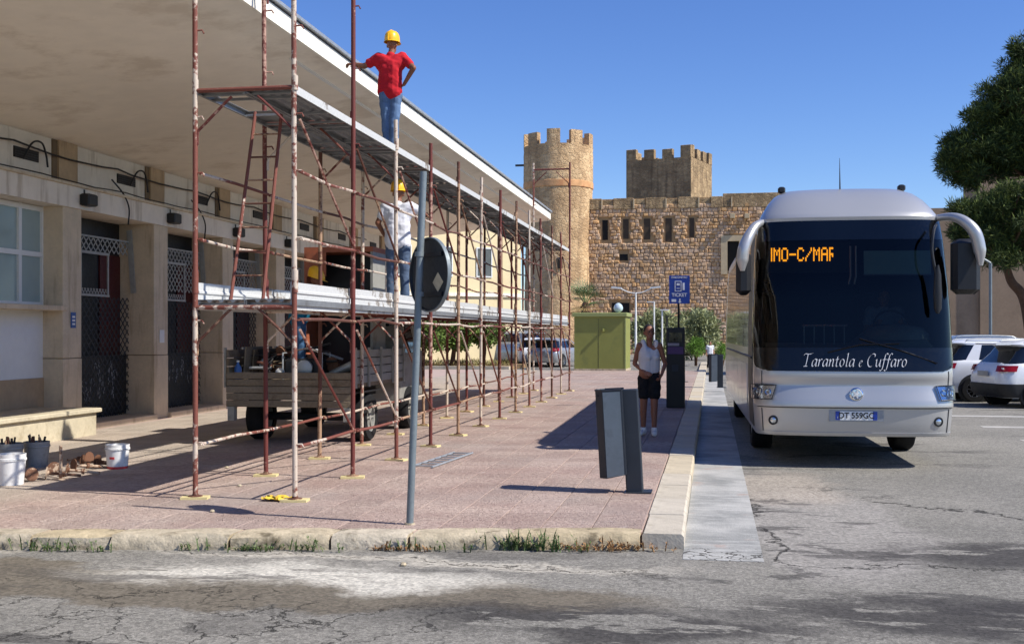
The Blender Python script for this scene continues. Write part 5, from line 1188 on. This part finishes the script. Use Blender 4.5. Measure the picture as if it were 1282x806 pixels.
# flatbed truck loaded with gear
T0 = Vector((-6.02, 15.6, 0)); tk = thing('flatbed_truck', T0, 'weathered flatbed truck with plank tailboard parked behind the scaffold', 'truck')
m_plank = M('weathered_plank', (126, 112, 92), .9, 0, .25, 3, .4, 18, .2, (84, 72, 58), .6, 3, island=.12); m_truck = M('truck_grey', (150, 148, 140), .6, .1, .1, 2, 0, 40, .4, (96, 90, 82), .5, 3)
hw_ = .96
for k in range(5): MB().loftbox(-hw_, hw_, -.0 + (.004 if k % 2 else 0), .035, .56 + k * .102, .655 + k * .102, .008).build('tailboard_plank', m_plank, tk)
MB().box(-hw_, hw_, .04, 2.7, .84, .92).build('bed_floor', m_plank, tk)
for s in (-1, 1):
    for k in range(4): MB().box(s * hw_ - .018, s * hw_ + .018, .05, 2.7, .90 + k * .125, 1.01 + k * .125).build('side_plank', m_plank if s < 0 else m_truck, tk)
    for yy in (.06, .7, 1.35, 2.0, 2.65): MB().box(s * (hw_ + .034) - .014, s * (hw_ + .034) + .014, yy - .025, yy + .025, .84, 1.42).build('stake', m_truck, tk)
    MB().box(s * (hw_ - .08) - .05, s * (hw_ - .08) + .05, -.012, .1, .36, .56).build('tail_lamp_bracket', m_truck, tk)
    MB().box(s * .42 - .05, s * .42 + .05, .1, 4.0, .62, .80).build('chassis_rail', m_dark, tk)
    for yy in (1.0, 3.35): ty = wheel_parts(tk, (s * .82, yy, .36), .36, .24, 6, m_truck, s)
    MB().box(s * .82 - .15, s * .82 + .15, .52, 1.48, .755, .775).build('mudguard', m_dark, tk)
MB().tube([(-.8, 1.0, .36), (.8, 1.0, .36)], .06, 8).build('axle', m_dark, tk)
cab_ = MB().loft([[(-.88, 2.78, z0), (.88, 2.78, z0), (.88, y1, z0), (-.88, y1, z0)] for z0, y1 in ((.5, 4.35), (1.2, 4.4), (1.28, 4.3))], True, False); cab_.loft([[(-w, 2.78, z0), (w, 2.78, z0), (w, y1, z0), (-w, y1, z0)] for z0, y1, w in ((1.28, 4.3, .88), (1.85, 3.95, .78), (1.92, 3.8, .72))], False, True)
cb_ = cab_.build('cab', m_truck, tk, 30); MB().box(-.7, .7, 2.765, 2.779, 1.35, 1.8).build('rear_window', m_cglass, cb_)
for s in (-1, 1): MB().prism([(s * .885, 3.0, 1.3), (s * .885, 3.85, 1.3), (s * .80, 3.7, 1.78), (s * .80, 3.0, 1.78)], (s * .01, 0, 0)).build('side_window', m_cglass, cb_)
MB().box(-hw_, hw_, 2.71, 2.76, .92, 1.75).build('headboard', m_truck, tk)
def gear(name, x, y, label, cat): return thing(name, (T0.x + x, T0.y + y, .92), label, cat)
# orange cabinet, cable coil, generator, water bottle, mixer drum on the bed
m_or = M('rust_orange_paint', (160, 92, 64), .6, 0, .18, 3, 0, 40, .4, (120, 70, 50), .5, 4)
cbn = gear('steel_cabinet', .28, 1.75, 'open rust-orange steel cabinet standing on the truck bed', 'cabinet')
MB().box(-.56, -.52, -.35, .35, 0, 1.98).build('side_panel', m_or, cbn); MB().box(.52, .56, -.35, .35, 0, 1.98).build('side_panel', m_truck, cbn); MB().box(-.56, .56, -.35, .35, 1.98, 2.06).build('top_panel', m_or, cbn); MB().box(-.52, .52, .31, .35, 0, 1.98).build('back_panel', m_dark, cbn); MB().box(-.52, -.2, -.36, -.34, 1.6, 1.98).build('door_flap', m_or, cbn); MB().box(-.52, .52, -.3, .31, 1.1, 1.13).build('shelf', m_dark, cbn)
coil = gear('cable_coil', -.3, .35, 'coil of black cable heaped on the truck bed', 'cable'); mb = MB(); pts = []
for k in range(120): a = k * .42; r_ = .17 + .05 * math.sin(k * .7); pts.append((math.cos(a) * r_, math.sin(a) * r_ * .5 + random.gauss(0, .01), .22 + math.sin(a) * .16 + random.gauss(0, .012)))
mb.tube(pts, .012, 5).build('loops', m_cable, coil)
gen = gear('generator', .12, .42, 'small dark motor unit with metal parts on the truck bed', 'machine')
MB().loftbox(-.3, .3, -.16, .16, .06, .34, .04).build('housing', m_dark, gen, 30); MB().lathe([(.1, 0), (.12, .02), (.12, .07), (.06, .09)], 18, (.05, -.17, .2), (0, -1, 0)).build('fan_cover', m_steel, gen, 40); MB().lathe([(.08, 0), (.08, .03), (.03, .05)], 16, (-.36, -.1, .12), (0, -1, 0)).build('pulley', m_bw, gen, 40)
for s in (-.3, .3): MB().tube([(s, -.18, 0), (s, -.18, .42), (s, .18, .42), (s, .18, 0)], .014, 6).build('frame_tube', m_steel, gen, 40)
MB().tube(crv([(-.2, -.1, .34), (-.1, -.12, .45), (.1, -.1, .48), (.3, -.12, .4)], 5), .016, 6).build('exhaust', m_chrome, gen, 40)
sco = gear('concrete_breaker', .66, .5, 'grey power tool with handles lying on the truck bed', 'tool'); MB().tube([(-.2, 0, .1), (.1, 0, .22), (.2, 0, .3)], [.05, .07, .04], 10).build('motor_housing', m_steel, sco, 50); MB().tube([(.2, -.12, .32), (.2, .12, .32)], .018, 6).build('handle', m_dark, sco); MB().tube([(-.5, 0, .02), (-.2, 0, .1)], [.012, .02], 8).build('chisel', m_chrome, sco)
bot = gear('water_bottle', -.86, .2, 'blue water bottle in the corner of the truck bed', 'bottle'); MB().lathe([(.05, 0), (.055, .02), (.055, .2), (.02, .26), (.02, .29)], 14).build('bottle_body', M('bottle_blue', (70, 110, 170), .2), bot, 40); MB().lathe([(.023, .285), (.023, .31)], 12).build('cap', m_white, bot, 40)
sheet = gear('plank_stack', -.62, .8, 'short boards leaning on the left side of the truck bed', 'boards')
for k in range(4): MB().obox((-.18 + k * .045, .2 * k, .26 - .02 * k), (.012, 0, 0), (0, .5, 0), (.02, 0, .25 - .02 * k)).build('board', m_plank, sheet)

random.seed(77); scr = gear('scrap_heap', -.05, .9, 'heap of dark pipes and metal scrap across the truck bed', 'scrap')
for k in range(34):
    a = random.uniform(-.5, .5) + (math.pi if random.random() < .5 else 0); L = random.uniform(.25, .6); c = Vector((random.uniform(-.75, .55), random.uniform(-.55, .1), .06 + .46 * random.random())); d_ = Vector((math.cos(a), math.sin(a) * .6, random.uniform(-.25, .35))) * L / 2
    if c.z - abs(d_.z) < .02: c.z = abs(d_.z) + .02
    MB().tube([c - d_, c, c + d_], random.uniform(.012, .032), 7).build('pipe', random.choice((m_dark, m_rust, m_redb, m_cable, m_steel)), scr, 40)
for k in range(9):
    c = Vector((random.uniform(-.7, .6), random.uniform(-.6, 0), random.uniform(.15, .48))); r_ = random.uniform(.05, .11); n_ = Vector((random.gauss(0, .5), -1, random.gauss(0, .4)))
    MB().lathe([(r_, -.02), (r_, .02), (r_ * .8, .024), (r_ * .35, .024), (r_ * .3, .03)], 16, c, n_).build('wheel_hub', random.choice((m_dark, m_steel, m_rust)), scr, 40)

# ---------------------------------------------------------------- people
def capsule(mb, p, r0, q, r1, n=12):
    p, q = Vector(p), Vector(q); d = q - p; L = d.length
    if L < 1e-5: d = Vector((0, 0, 1)); L = 1e-5
    d.normalize(); prof = []
    for k in range(1, 5): a = math.pi / 2 * k / 5; prof.append((r0 * math.sin(a), -r0 * math.cos(a)))
    prof.append((r0, 0)); prof.append((r1, L))
    for k in range(4, 0, -1): a = math.pi / 2 * k / 5; prof.append((r1 * math.sin(a), L + r1 * math.cos(a)))
    mb.lathe(prof, n, p, d)
def ellip(mb, c, r, n=16):
    c = Vector(c); rings = []
    for j in range(1, 9):
        a = math.pi * j / 9; rings.append([(c.x + r[0] * math.sin(a) * math.cos(2 * math.pi * k / n), c.y + r[1] * math.sin(a) * math.sin(2 * math.pi * k / n), c.z - r[2] * math.cos(a)) for k in range(n)])
    mb.loft(rings, True, True)
from mathutils import noise as _mn
def skin(name, mb, voxel, mat, parent, iters=6, fold=0.0):
    """fuse overlapping volumes into one continuous surface"""
    me = bpy.data.meshes.new(name); me.from_pydata(mb.v, [], mb.f); finish(me, None)
    o = bpy.data.objects.new(name, me); C.objects.link(o)
    r = o.modifiers.new('r', 'REMESH'); r.mode = 'VOXEL'; r.voxel_size = voxel
    s = o.modifiers.new('s', 'SMOOTH'); s.factor = .5; s.iterations = iters
    dg = bpy.context.evaluated_depsgraph_get(); m2 = bpy.data.meshes.new_from_object(o.evaluated_get(dg))
    bpy.data.objects.remove(o); m2.name = name; m2.materials.clear(); m2.materials.append(mat)
    m2.polygons.foreach_set('use_smooth', np.ones(len(m2.polygons), dtype=bool))
    if fold:      # soft creases in cloth
        m2.update(); sd = random.random() * 50
        nr = [v.normal.copy() for v in m2.vertices]
        for v, n in zip(m2.vertices, nr):
            p = v.co; a = _mn.noise(Vector((p.x * 7 + sd, p.y * 7, p.z * 13 + p.x * 6))) + .5 * _mn.noise(Vector((p.x * 16 + sd, p.y * 16, p.z * 26)))
            v.co = p + n * (fold * a - abs(fold) * .1)
    return link(name, m2, parent)
def hand(mb, w, d, nrm, k=1.0, curl=.6, thumb=1):
    """palm, four fingers of unequal length and a thumb; d points from the wrist to the fingers, nrm out of the back of the hand"""
    w, d, nrm = Vector(w), Vector(d).normalized(), Vector(nrm); nrm = (nrm - d * nrm.dot(d)).normalized(); s = d.cross(nrm)
    for q in (-.028, -.01, .01, .028): capsule(mb, w + d * .01 + s * q * .7 * k, .016 * k, w + d * .075 * k + s * q * k, .013 * k, 8)
    for q, L in ((-.031, .055), (-.011, .07), (.010, .065), (.030, .05)):
        a = w + d * .08 * k + s * q * k; b = a + (d * math.cos(curl * .6) - nrm * math.sin(curl * .6)) * L * .5 * k; c = b + (d * math.cos(curl * 1.5) - nrm * math.sin(curl * 1.5)) * L * .55 * k
        capsule(mb, a, .0105 * k, b, .0098 * k, 8); capsule(mb, b, .0098 * k, c, .0085 * k, 8)
    a = w + d * .025 * k + s * .03 * thumb * k; b = a + (d * .7 + s * .7 * thumb - nrm * .25).normalized() * .045 * k; c = b + (d * .95 + s * .25 * thumb - nrm * .3).normalized() * .033 * k
    capsule(mb, a, .0135 * k, b, .0115 * k, 8); capsule(mb, b, .0115 * k, c, .0095 * k, 8)
m_skin = M('skin_tan', (176, 122, 92), .55, 0, .08, 6, .05, 80, .4); m_skind = M('skin_brown', (130, 84, 60), .55, 0, .08, 6, .05, 80, .4)
def person(label, loc, rz, J, shirt=None, trouser=None, shoe=None, k=1.0, mskin=None, sleeve=.55, legs=1.0, helmet=None, hair=None, female=False, bun=False, tank=False, vox=.008, headturn=0.0):
    """J: joints in metres for a 1.75 m figure facing +y: pelvis, chest, neck, head, and per side hip, knee, ankle, shoulder, elbow, wrist"""
    t = thing('person', loc, label, 'person', None, rz); t.scale = (k, k, k) if female or not helmet else (k * .91, k * .95, k); mskin = mskin or m_skin
    V = {a: Vector(b) for a, b in J.items() if len(b) == 3}; body = MB()
    fw = V.get('face', Vector((0, 1, 0))).normalized(); hd = V['head']; side = fw.cross(Vector((0, 0, 1))).normalized()
    ellip(body, hd + Vector((0, 0, .03)), (.077, .092, .10)); ellip(body, hd + fw * .02 + Vector((0, 0, -.04)), (.058, .065, .075)); capsule(body, V['neck'] - Vector((0, 0, .05)), .058 if not female else .048, hd - Vector((0, 0, .05)), .052 if not female else .044)
    capsule(body, hd + fw * .088 + Vector((0, 0, .012)), .011, hd + fw * .108 - Vector((0, 0, .022)), .014, 8)
    for s in (-1, 1): ellip(body, hd + side * s * .08 - fw * .01, (.014, .022, .032), 8)
    tw = .15 if not female else .125
    for s in (-1, 1):
        capsule(body, V['pelvis'] + side * s * .06, .11, V['chest'] + side * s * .05, .11 if not female else .095)
        n = 'l' if s < 0 else 'r'
        capsule(body, V['chest'] + Vector((0, 0, .03)), .10 if not female else .075, V['sh' + n], .062 if not female else .048)
        capsule(body, V['sh' + n], .056 if not female else .046, V['el' + n], .042 if not female else .036); capsule(body, V['el' + n], .043 if not female else .036, V['wr' + n], .028 if not female else .025)
        hdv = V.get('hd' + n, V['wr' + n] - V['el' + n]); hand(body, V['wr' + n], hdv, V.get('hn' + n, side * s + fw * .3), 1.0 if not female else .92, J.get('curl', (.6,))[0], J.get('th' + n, (1,))[0])
        capsule(body, V['hip' + n], .085, V['kn' + n], .058); capsule(body, V['kn' + n], .058, V['an' + n], .036)
        capsule(body, V['kn' + n].lerp(V['an' + n], .28) - fw * .012, .056, V['kn' + n].lerp(V['an' + n], .5) - fw * .01, .045)
        ft = V.get('ft' + n, fw); capsule(body, V['an' + n] - Vector((0, 0, .035)), .04, V['an' + n] + ft.normalized() * .14 - Vector((0, 0, .05)), .034)
    skin('body', body, vox, mskin, t)
    if shirt:
        sm = MB()
        for s in (-1, 1):
            n = 'l' if s < 0 else 'r'
            capsule(sm, V['pelvis'] + side * s * (.065 if not female else .05) + Vector((0, 0, -.01 if not tank else .03)), .140 if not female else .116, V['chest'] + side * s * .055, .136 if not female else .122)
            if not tank: capsule(sm, V['chest'] + Vector((0, 0, .03)), .13 if not female else .10, V['sh' + n], .086)
            else:
                capsule(sm, V['chest'] + side * s * .05, .108, V['chest'] + side * s * .07 + Vector((0, 0, .06)), .085)
                for f_ in (.06, -.05): capsule(sm, V['chest'] + side * s * .085 + fw * f_ + Vector((0, 0, .06)), .042, V['sh' + n] * .62 + V['neck'] * .38 + fw * f_ * .5 + Vector((0, 0, .036)), .032)
            if female: ellip(sm, V['chest'] + fw * .085 + side * s * .06 - Vector((0, 0, .04)), (.062, .05, .06))
            if not tank: capsule(sm, V['sh' + n], .082, V['sh' + n].lerp(V['el' + n], sleeve), .07); capsule(sm, V['chest'] + side * s * .09, .11, V['sh' + n].lerp(V['el' + n], .25), .07)
        capsule(sm, V['pelvis'] + Vector((0, 0, -.01 if not tank else .03)), .138 if not female else .116, V['chest'], .13 if not female else .118)
        if not tank: capsule(sm, V['chest'], .12, V['neck'] - Vector((0, 0, .03)), .075)
        skin('shirt', sm, .010, shirt, t, 5, .011 if not tank else .004)
    if trouser:
        tm = MB()
        for s in (-1, 1):
            n = 'l' if s < 0 else 'r'; capsule(tm, V['pelvis'] + side * s * .045 + Vector((0, 0, .02)), .116 if not female else .104, V['hip' + n], .102)
            kn = V['kn' + n]
            if legs >= 1: capsule(tm, V['hip' + n], .102, kn, .076); capsule(tm, kn, .078, V['an' + n] - Vector((0, 0, .03)), .066)
            else: capsule(tm, V['hip' + n], .106, V['hip' + n].lerp(kn, legs), .098)
        skin('trousers' if legs >= 1 else 'shorts', tm, .011, trouser, t, 5, .010)
    if shoe:
        for s in (-1, 1):
            n = 'l' if s < 0 else 'r'; ft = V.get('ft' + n, fw).normalized(); a = V['an' + n]; sh_ = MB(); capsule(sh_, a - Vector((0, 0, .03)) - ft * .03, .05, a + ft * .14 - Vector((0, 0, .048)), .04); capsule(sh_, a + Vector((0, 0, .02)), .048, a - Vector((0, 0, .03)), .05); skin('shoe', sh_, .01, shoe, t, 3)
    if helmet:
        c = hd + Vector((0, 0, .055)); hm = MB(); hm.loft([[c + side * math.cos(a) * .118 * r_ + fw * math.sin(a) * .138 * r_ + Vector((0, 0, z)) for a in [2 * math.pi * q / 28 for q in range(28)]] for r_, z in ((1.0, 0), (1.0, .03), (.95, .075), (.82, .115), (.6, .14), (.3, .152), (.08, .155))], False, True)
        h_ = hm.build('hard_hat', helmet, t, 50); br = MB(); br.loft([[c + side * math.cos(a) * .118 + fw * math.sin(a) * .138 for a in [2 * math.pi * q / 28 for q in range(28)]], [c + side * math.cos(a) * .128 + fw * math.sin(a) * (.15 + .05 * max(0, math.sin(a))) + Vector((0, 0, -.012)) for a in [2 * math.pi * q / 28 for q in range(28)]]]); br.build('brim', helmet, h_, 50)
        rg_ = MB(); rg_.tube([c + fw * .138 * math.cos(a) + Vector((0, 0, .004 + .155 * math.sin(a))) for a in [math.pi * q / 12 for q in range(13)]], .012, 6); rg_.build('ridge', helmet, h_, 50)
    if hair:
        hm = MB(); ellip(hm, hd - fw * .018 + Vector((0, 0, .042)), (.087, .094, .105)); 
        if bun: ellip(hm, hd - fw * .11 + Vector((0, 0, .05)), (.05, .045, .05))
        # leave the face free
        o = skin('hair', hm, .01, hair, t, 2)
        import bmesh as _b
        bm = _b.new(); bm.from_mesh(o.data); dl = [v for v in bm.verts if (v.co - hd).dot(fw) > .035 and v.co.z - hd.z < .085]; _b.ops.delete(bm, geom=dl, context='VERTS'); bm.to_mesh(o.data); bm.free()
        for s in (-1, 1):
            ellip_ = MB(); ellip(ellip_, hd + fw * .083 + side * s * .031 + Vector((0, 0, .018)), (.013, .008, .007), 8); ellip_.build('eye', m_dark, t, 60)
            br = MB(); br.bar(hd + fw * .09 + side * s * .016 + Vector((0, 0, .04)), hd + fw * .082 + side * s * .048 + Vector((0, 0, .042)), .008, .006); br.build('eyebrow', hair, t)
        mo = MB(); ellip(mo, hd + fw * .082 - Vector((0, 0, .052)), (.022, .01, .007), 8); mo.build('mouth', M('lips', (150, 80, 74), .5), t, 60)
    return t
STAND = dict(pelvis=(0, 0, .95), chest=(0, .0, 1.28), neck=(0, 0, 1.47), head=(0, .02, 1.60), shl=(-.185, 0, 1.42), shr=(.185, 0, 1.42), hipl=(-.095, 0, .90), hipr=(.095, 0, .90), knl=(-.10, .02, .49), knr=(.10, .02, .49), anl=(-.11, 0, .085), anr=(.11, 0, .085), ell=(-.25, -.03, 1.13), elr=(.25, -.03, 1.13), wrl=(-.26, .06, .88), wrr=(.26, .06, .88))
m_redsh = M('red_polo', (186, 34, 44), .85, 0, .12, 4, .25, 14, .2); m_jean = M('denim', (92, 116, 148), .9, 0, .2, 4, .25, 16, .2, (60, 78, 104), .5, 6); m_hat = M('hat_yellow', (246, 184, 24), .35, 0, .04, 3)
m_whsh = M('white_tshirt', (212, 212, 216), .9, 0, .06, 4, .25, 14, .2); m_teal = M('teal_shirt', (24, 104, 128), .9, 0, .12, 4, .25, 14, .2); m_shoe = M('work_boot', (52, 42, 36), .8, 0, .2, 6)
# red polo: back to us, one hand on the upright, the other on the hip
d = dict(STAND, pelvis=(-.01, 0, .96), hipl=(-.09, 0, .90), hipr=(.09, 0, .90), knl=(-.07, .03, .49), knr=(.06, -.02, .50), anl=(-.05, .03, .085), anr=(.06, -.06, .085), ell=(-.42, .06, 1.32), wrl=(-.62, .16, 1.37), hdl=(-1, .35, .1), hnl=(0, 0, 1), elr=(.38, -.16, 1.24), wrr=(.22, -.06, 1.03), hdr=(-.75, .5, -.35), hnr=(.5, -.6, .6), face=(.35, 1, 0), head=(.02, .03, 1.60), curl=(1.0,))
px_ = P(489, 200, 15.55)
person('worker in a red shirt and yellow hard hat standing on the upper deck', (px_.x, px_.y, D2 + .03), R(8), d, m_redsh, m_jean, m_shoe, .965, m_skind, .62, 1, m_hat)
# white shirt: on the lower deck, back to us, right arm reaching out
d = dict(STAND, ell=(-.30, -.04, 1.20), wrl=(-.24, .14, 1.05), elr=(.36, .12, 1.36), wrr=(.36, .36, 1.36), hdr=(.1, 1, .1), hnr=(.6, 0, .8), hdl=(.4, .8, -.3), face=(-.25, 1, 0), head=(0, .05, 1.60), knl=(-.11, .05, .49), curl=(.9,))
px_ = P(498, 300, 15.75)
person('worker in a white T-shirt and yellow hard hat on the lower deck', (px_.x, px_.y, D1 + .03), R(6), d, m_whsh, M('dark_jean', (74, 90, 112), .9, 0, .2, 4, .2, 16), m_shoe, 1.0, m_skind, .6, 1, m_hat)
# teal shirt: on the truck bed, bending to the right
d = dict(STAND, chest=(.1, .1, 1.22), neck=(.18, .18, 1.37), head=(.22, .24, 1.48), shl=(.0, .14, 1.36), shr=(.30, .14, 1.33), ell=(.02, .36, 1.18), wrl=(.16, .5, 1.08), elr=(.42, .34, 1.14), wrr=(.46, .5, 1.02), hdl=(.6, .8, 0), hdr=(.5, .9, 0), face=(.5, .85, -.3), curl=(1.0,))
px_ = P(374, 400, 16.9)
person('worker in a teal shirt and yellow hard hat bending over on the truck bed', (px_.x, px_.y, .92), R(-60), d, m_teal, M('blue_work_trousers', (52, 84, 116), .9, 0, .2, 4), m_shoe, 1.0, m_skind, .6, 1, m_hat)
# woman on the pavement, facing us, head turned to the coach
d = dict(STAND, pelvis=(0, 0, .97), shl=(-.16, 0, 1.41), shr=(.16, 0, 1.41), chest=(0, .0, 1.26), hipl=(-.08, 0, .90), hipr=(.08, 0, .90), knl=(-.08, .03, .49), knr=(.09, .0, .49), anl=(-.08, .04, .085), anr=(.10, -.04, .085), ell=(-.24, -.06, 1.12), wrl=(-.20, .10, .95), elr=(.24, -.05, 1.12), wrr=(.06, .15, .99), hdr=(-.8, .35, -.25), hnr=(.2, .9, .3), hdl=(.3, .7, -.7), face=(-.45, .9, 0), ftl=(-.15, 1, 0), ftr=(.2, 1, 0), curl=(.7,))
px_ = G(813, 545)
person('woman in a white tank top, black shorts and white trainers beside the ticket machine', (px_.x, px_.y, 0), R(176), d, M('white_tank_top', (216, 212, 208), .9, 0, .05, 4, .15, 14), M('black_shorts', (18, 18, 20), .9), M('white_trainer', (222, 220, 216), .7), 1.02, M('skin_woman', (142, 92, 68), .55, 0, .06, 6), .5, .62, None, M('dark_hair', (28, 20, 17), .6, 0, .2, 8, .3, 40), True, True, True)
# driver behind the wheel of the coach (facing us), far passer-by in white
d = dict(STAND, hipl=(-.1, .05, .9), hipr=(.1, .05, .9), knl=(-.14, .45, .88), knr=(.14, .45, .88), anl=(-.14, .5, .5), anr=(.14, .5, .5), ell=(-.27, .15, 1.15), wrl=(-.17, .44, 1.25), elr=(.27, .15, 1.15), wrr=(.17, .44, 1.25), hdl=(.1, 1, .2), hdr=(-.1, 1, .2), curl=(1.2,))
ct, st_ = math.cos(R(1.1)), math.sin(R(1.1)); lx, ly = .62, 1.72
person('coach driver in a pale shirt seated at the steering wheel', (1.84 + lx * ct - ly * st_, 15.1 + lx * st_ + ly * ct, ROAD + 1.06 - .42), R(181), d, M('driver_shirt', (150, 160, 176), .9), MATS['dark_jean'], m_shoe, 1.0, m_skin, .6, 1, None, M('driver_hair', (60, 50, 44), .8), vox=.012)
px_ = P(889, 418, 58); d = dict(STAND, knl=(-.1, .12, .5), anl=(-.1, .2, .09), knr=(.1, -.04, .5), anr=(.1, -.2, .12))
person('distant passer-by in a white shirt near the farthest litter bin', (px_.x, px_.y, ROAD), R(200), d, m_whsh, MATS['black_shorts'], m_shoe, .78, m_skin, .6, 1, None, MATS['dark_hair'], vox=.014)
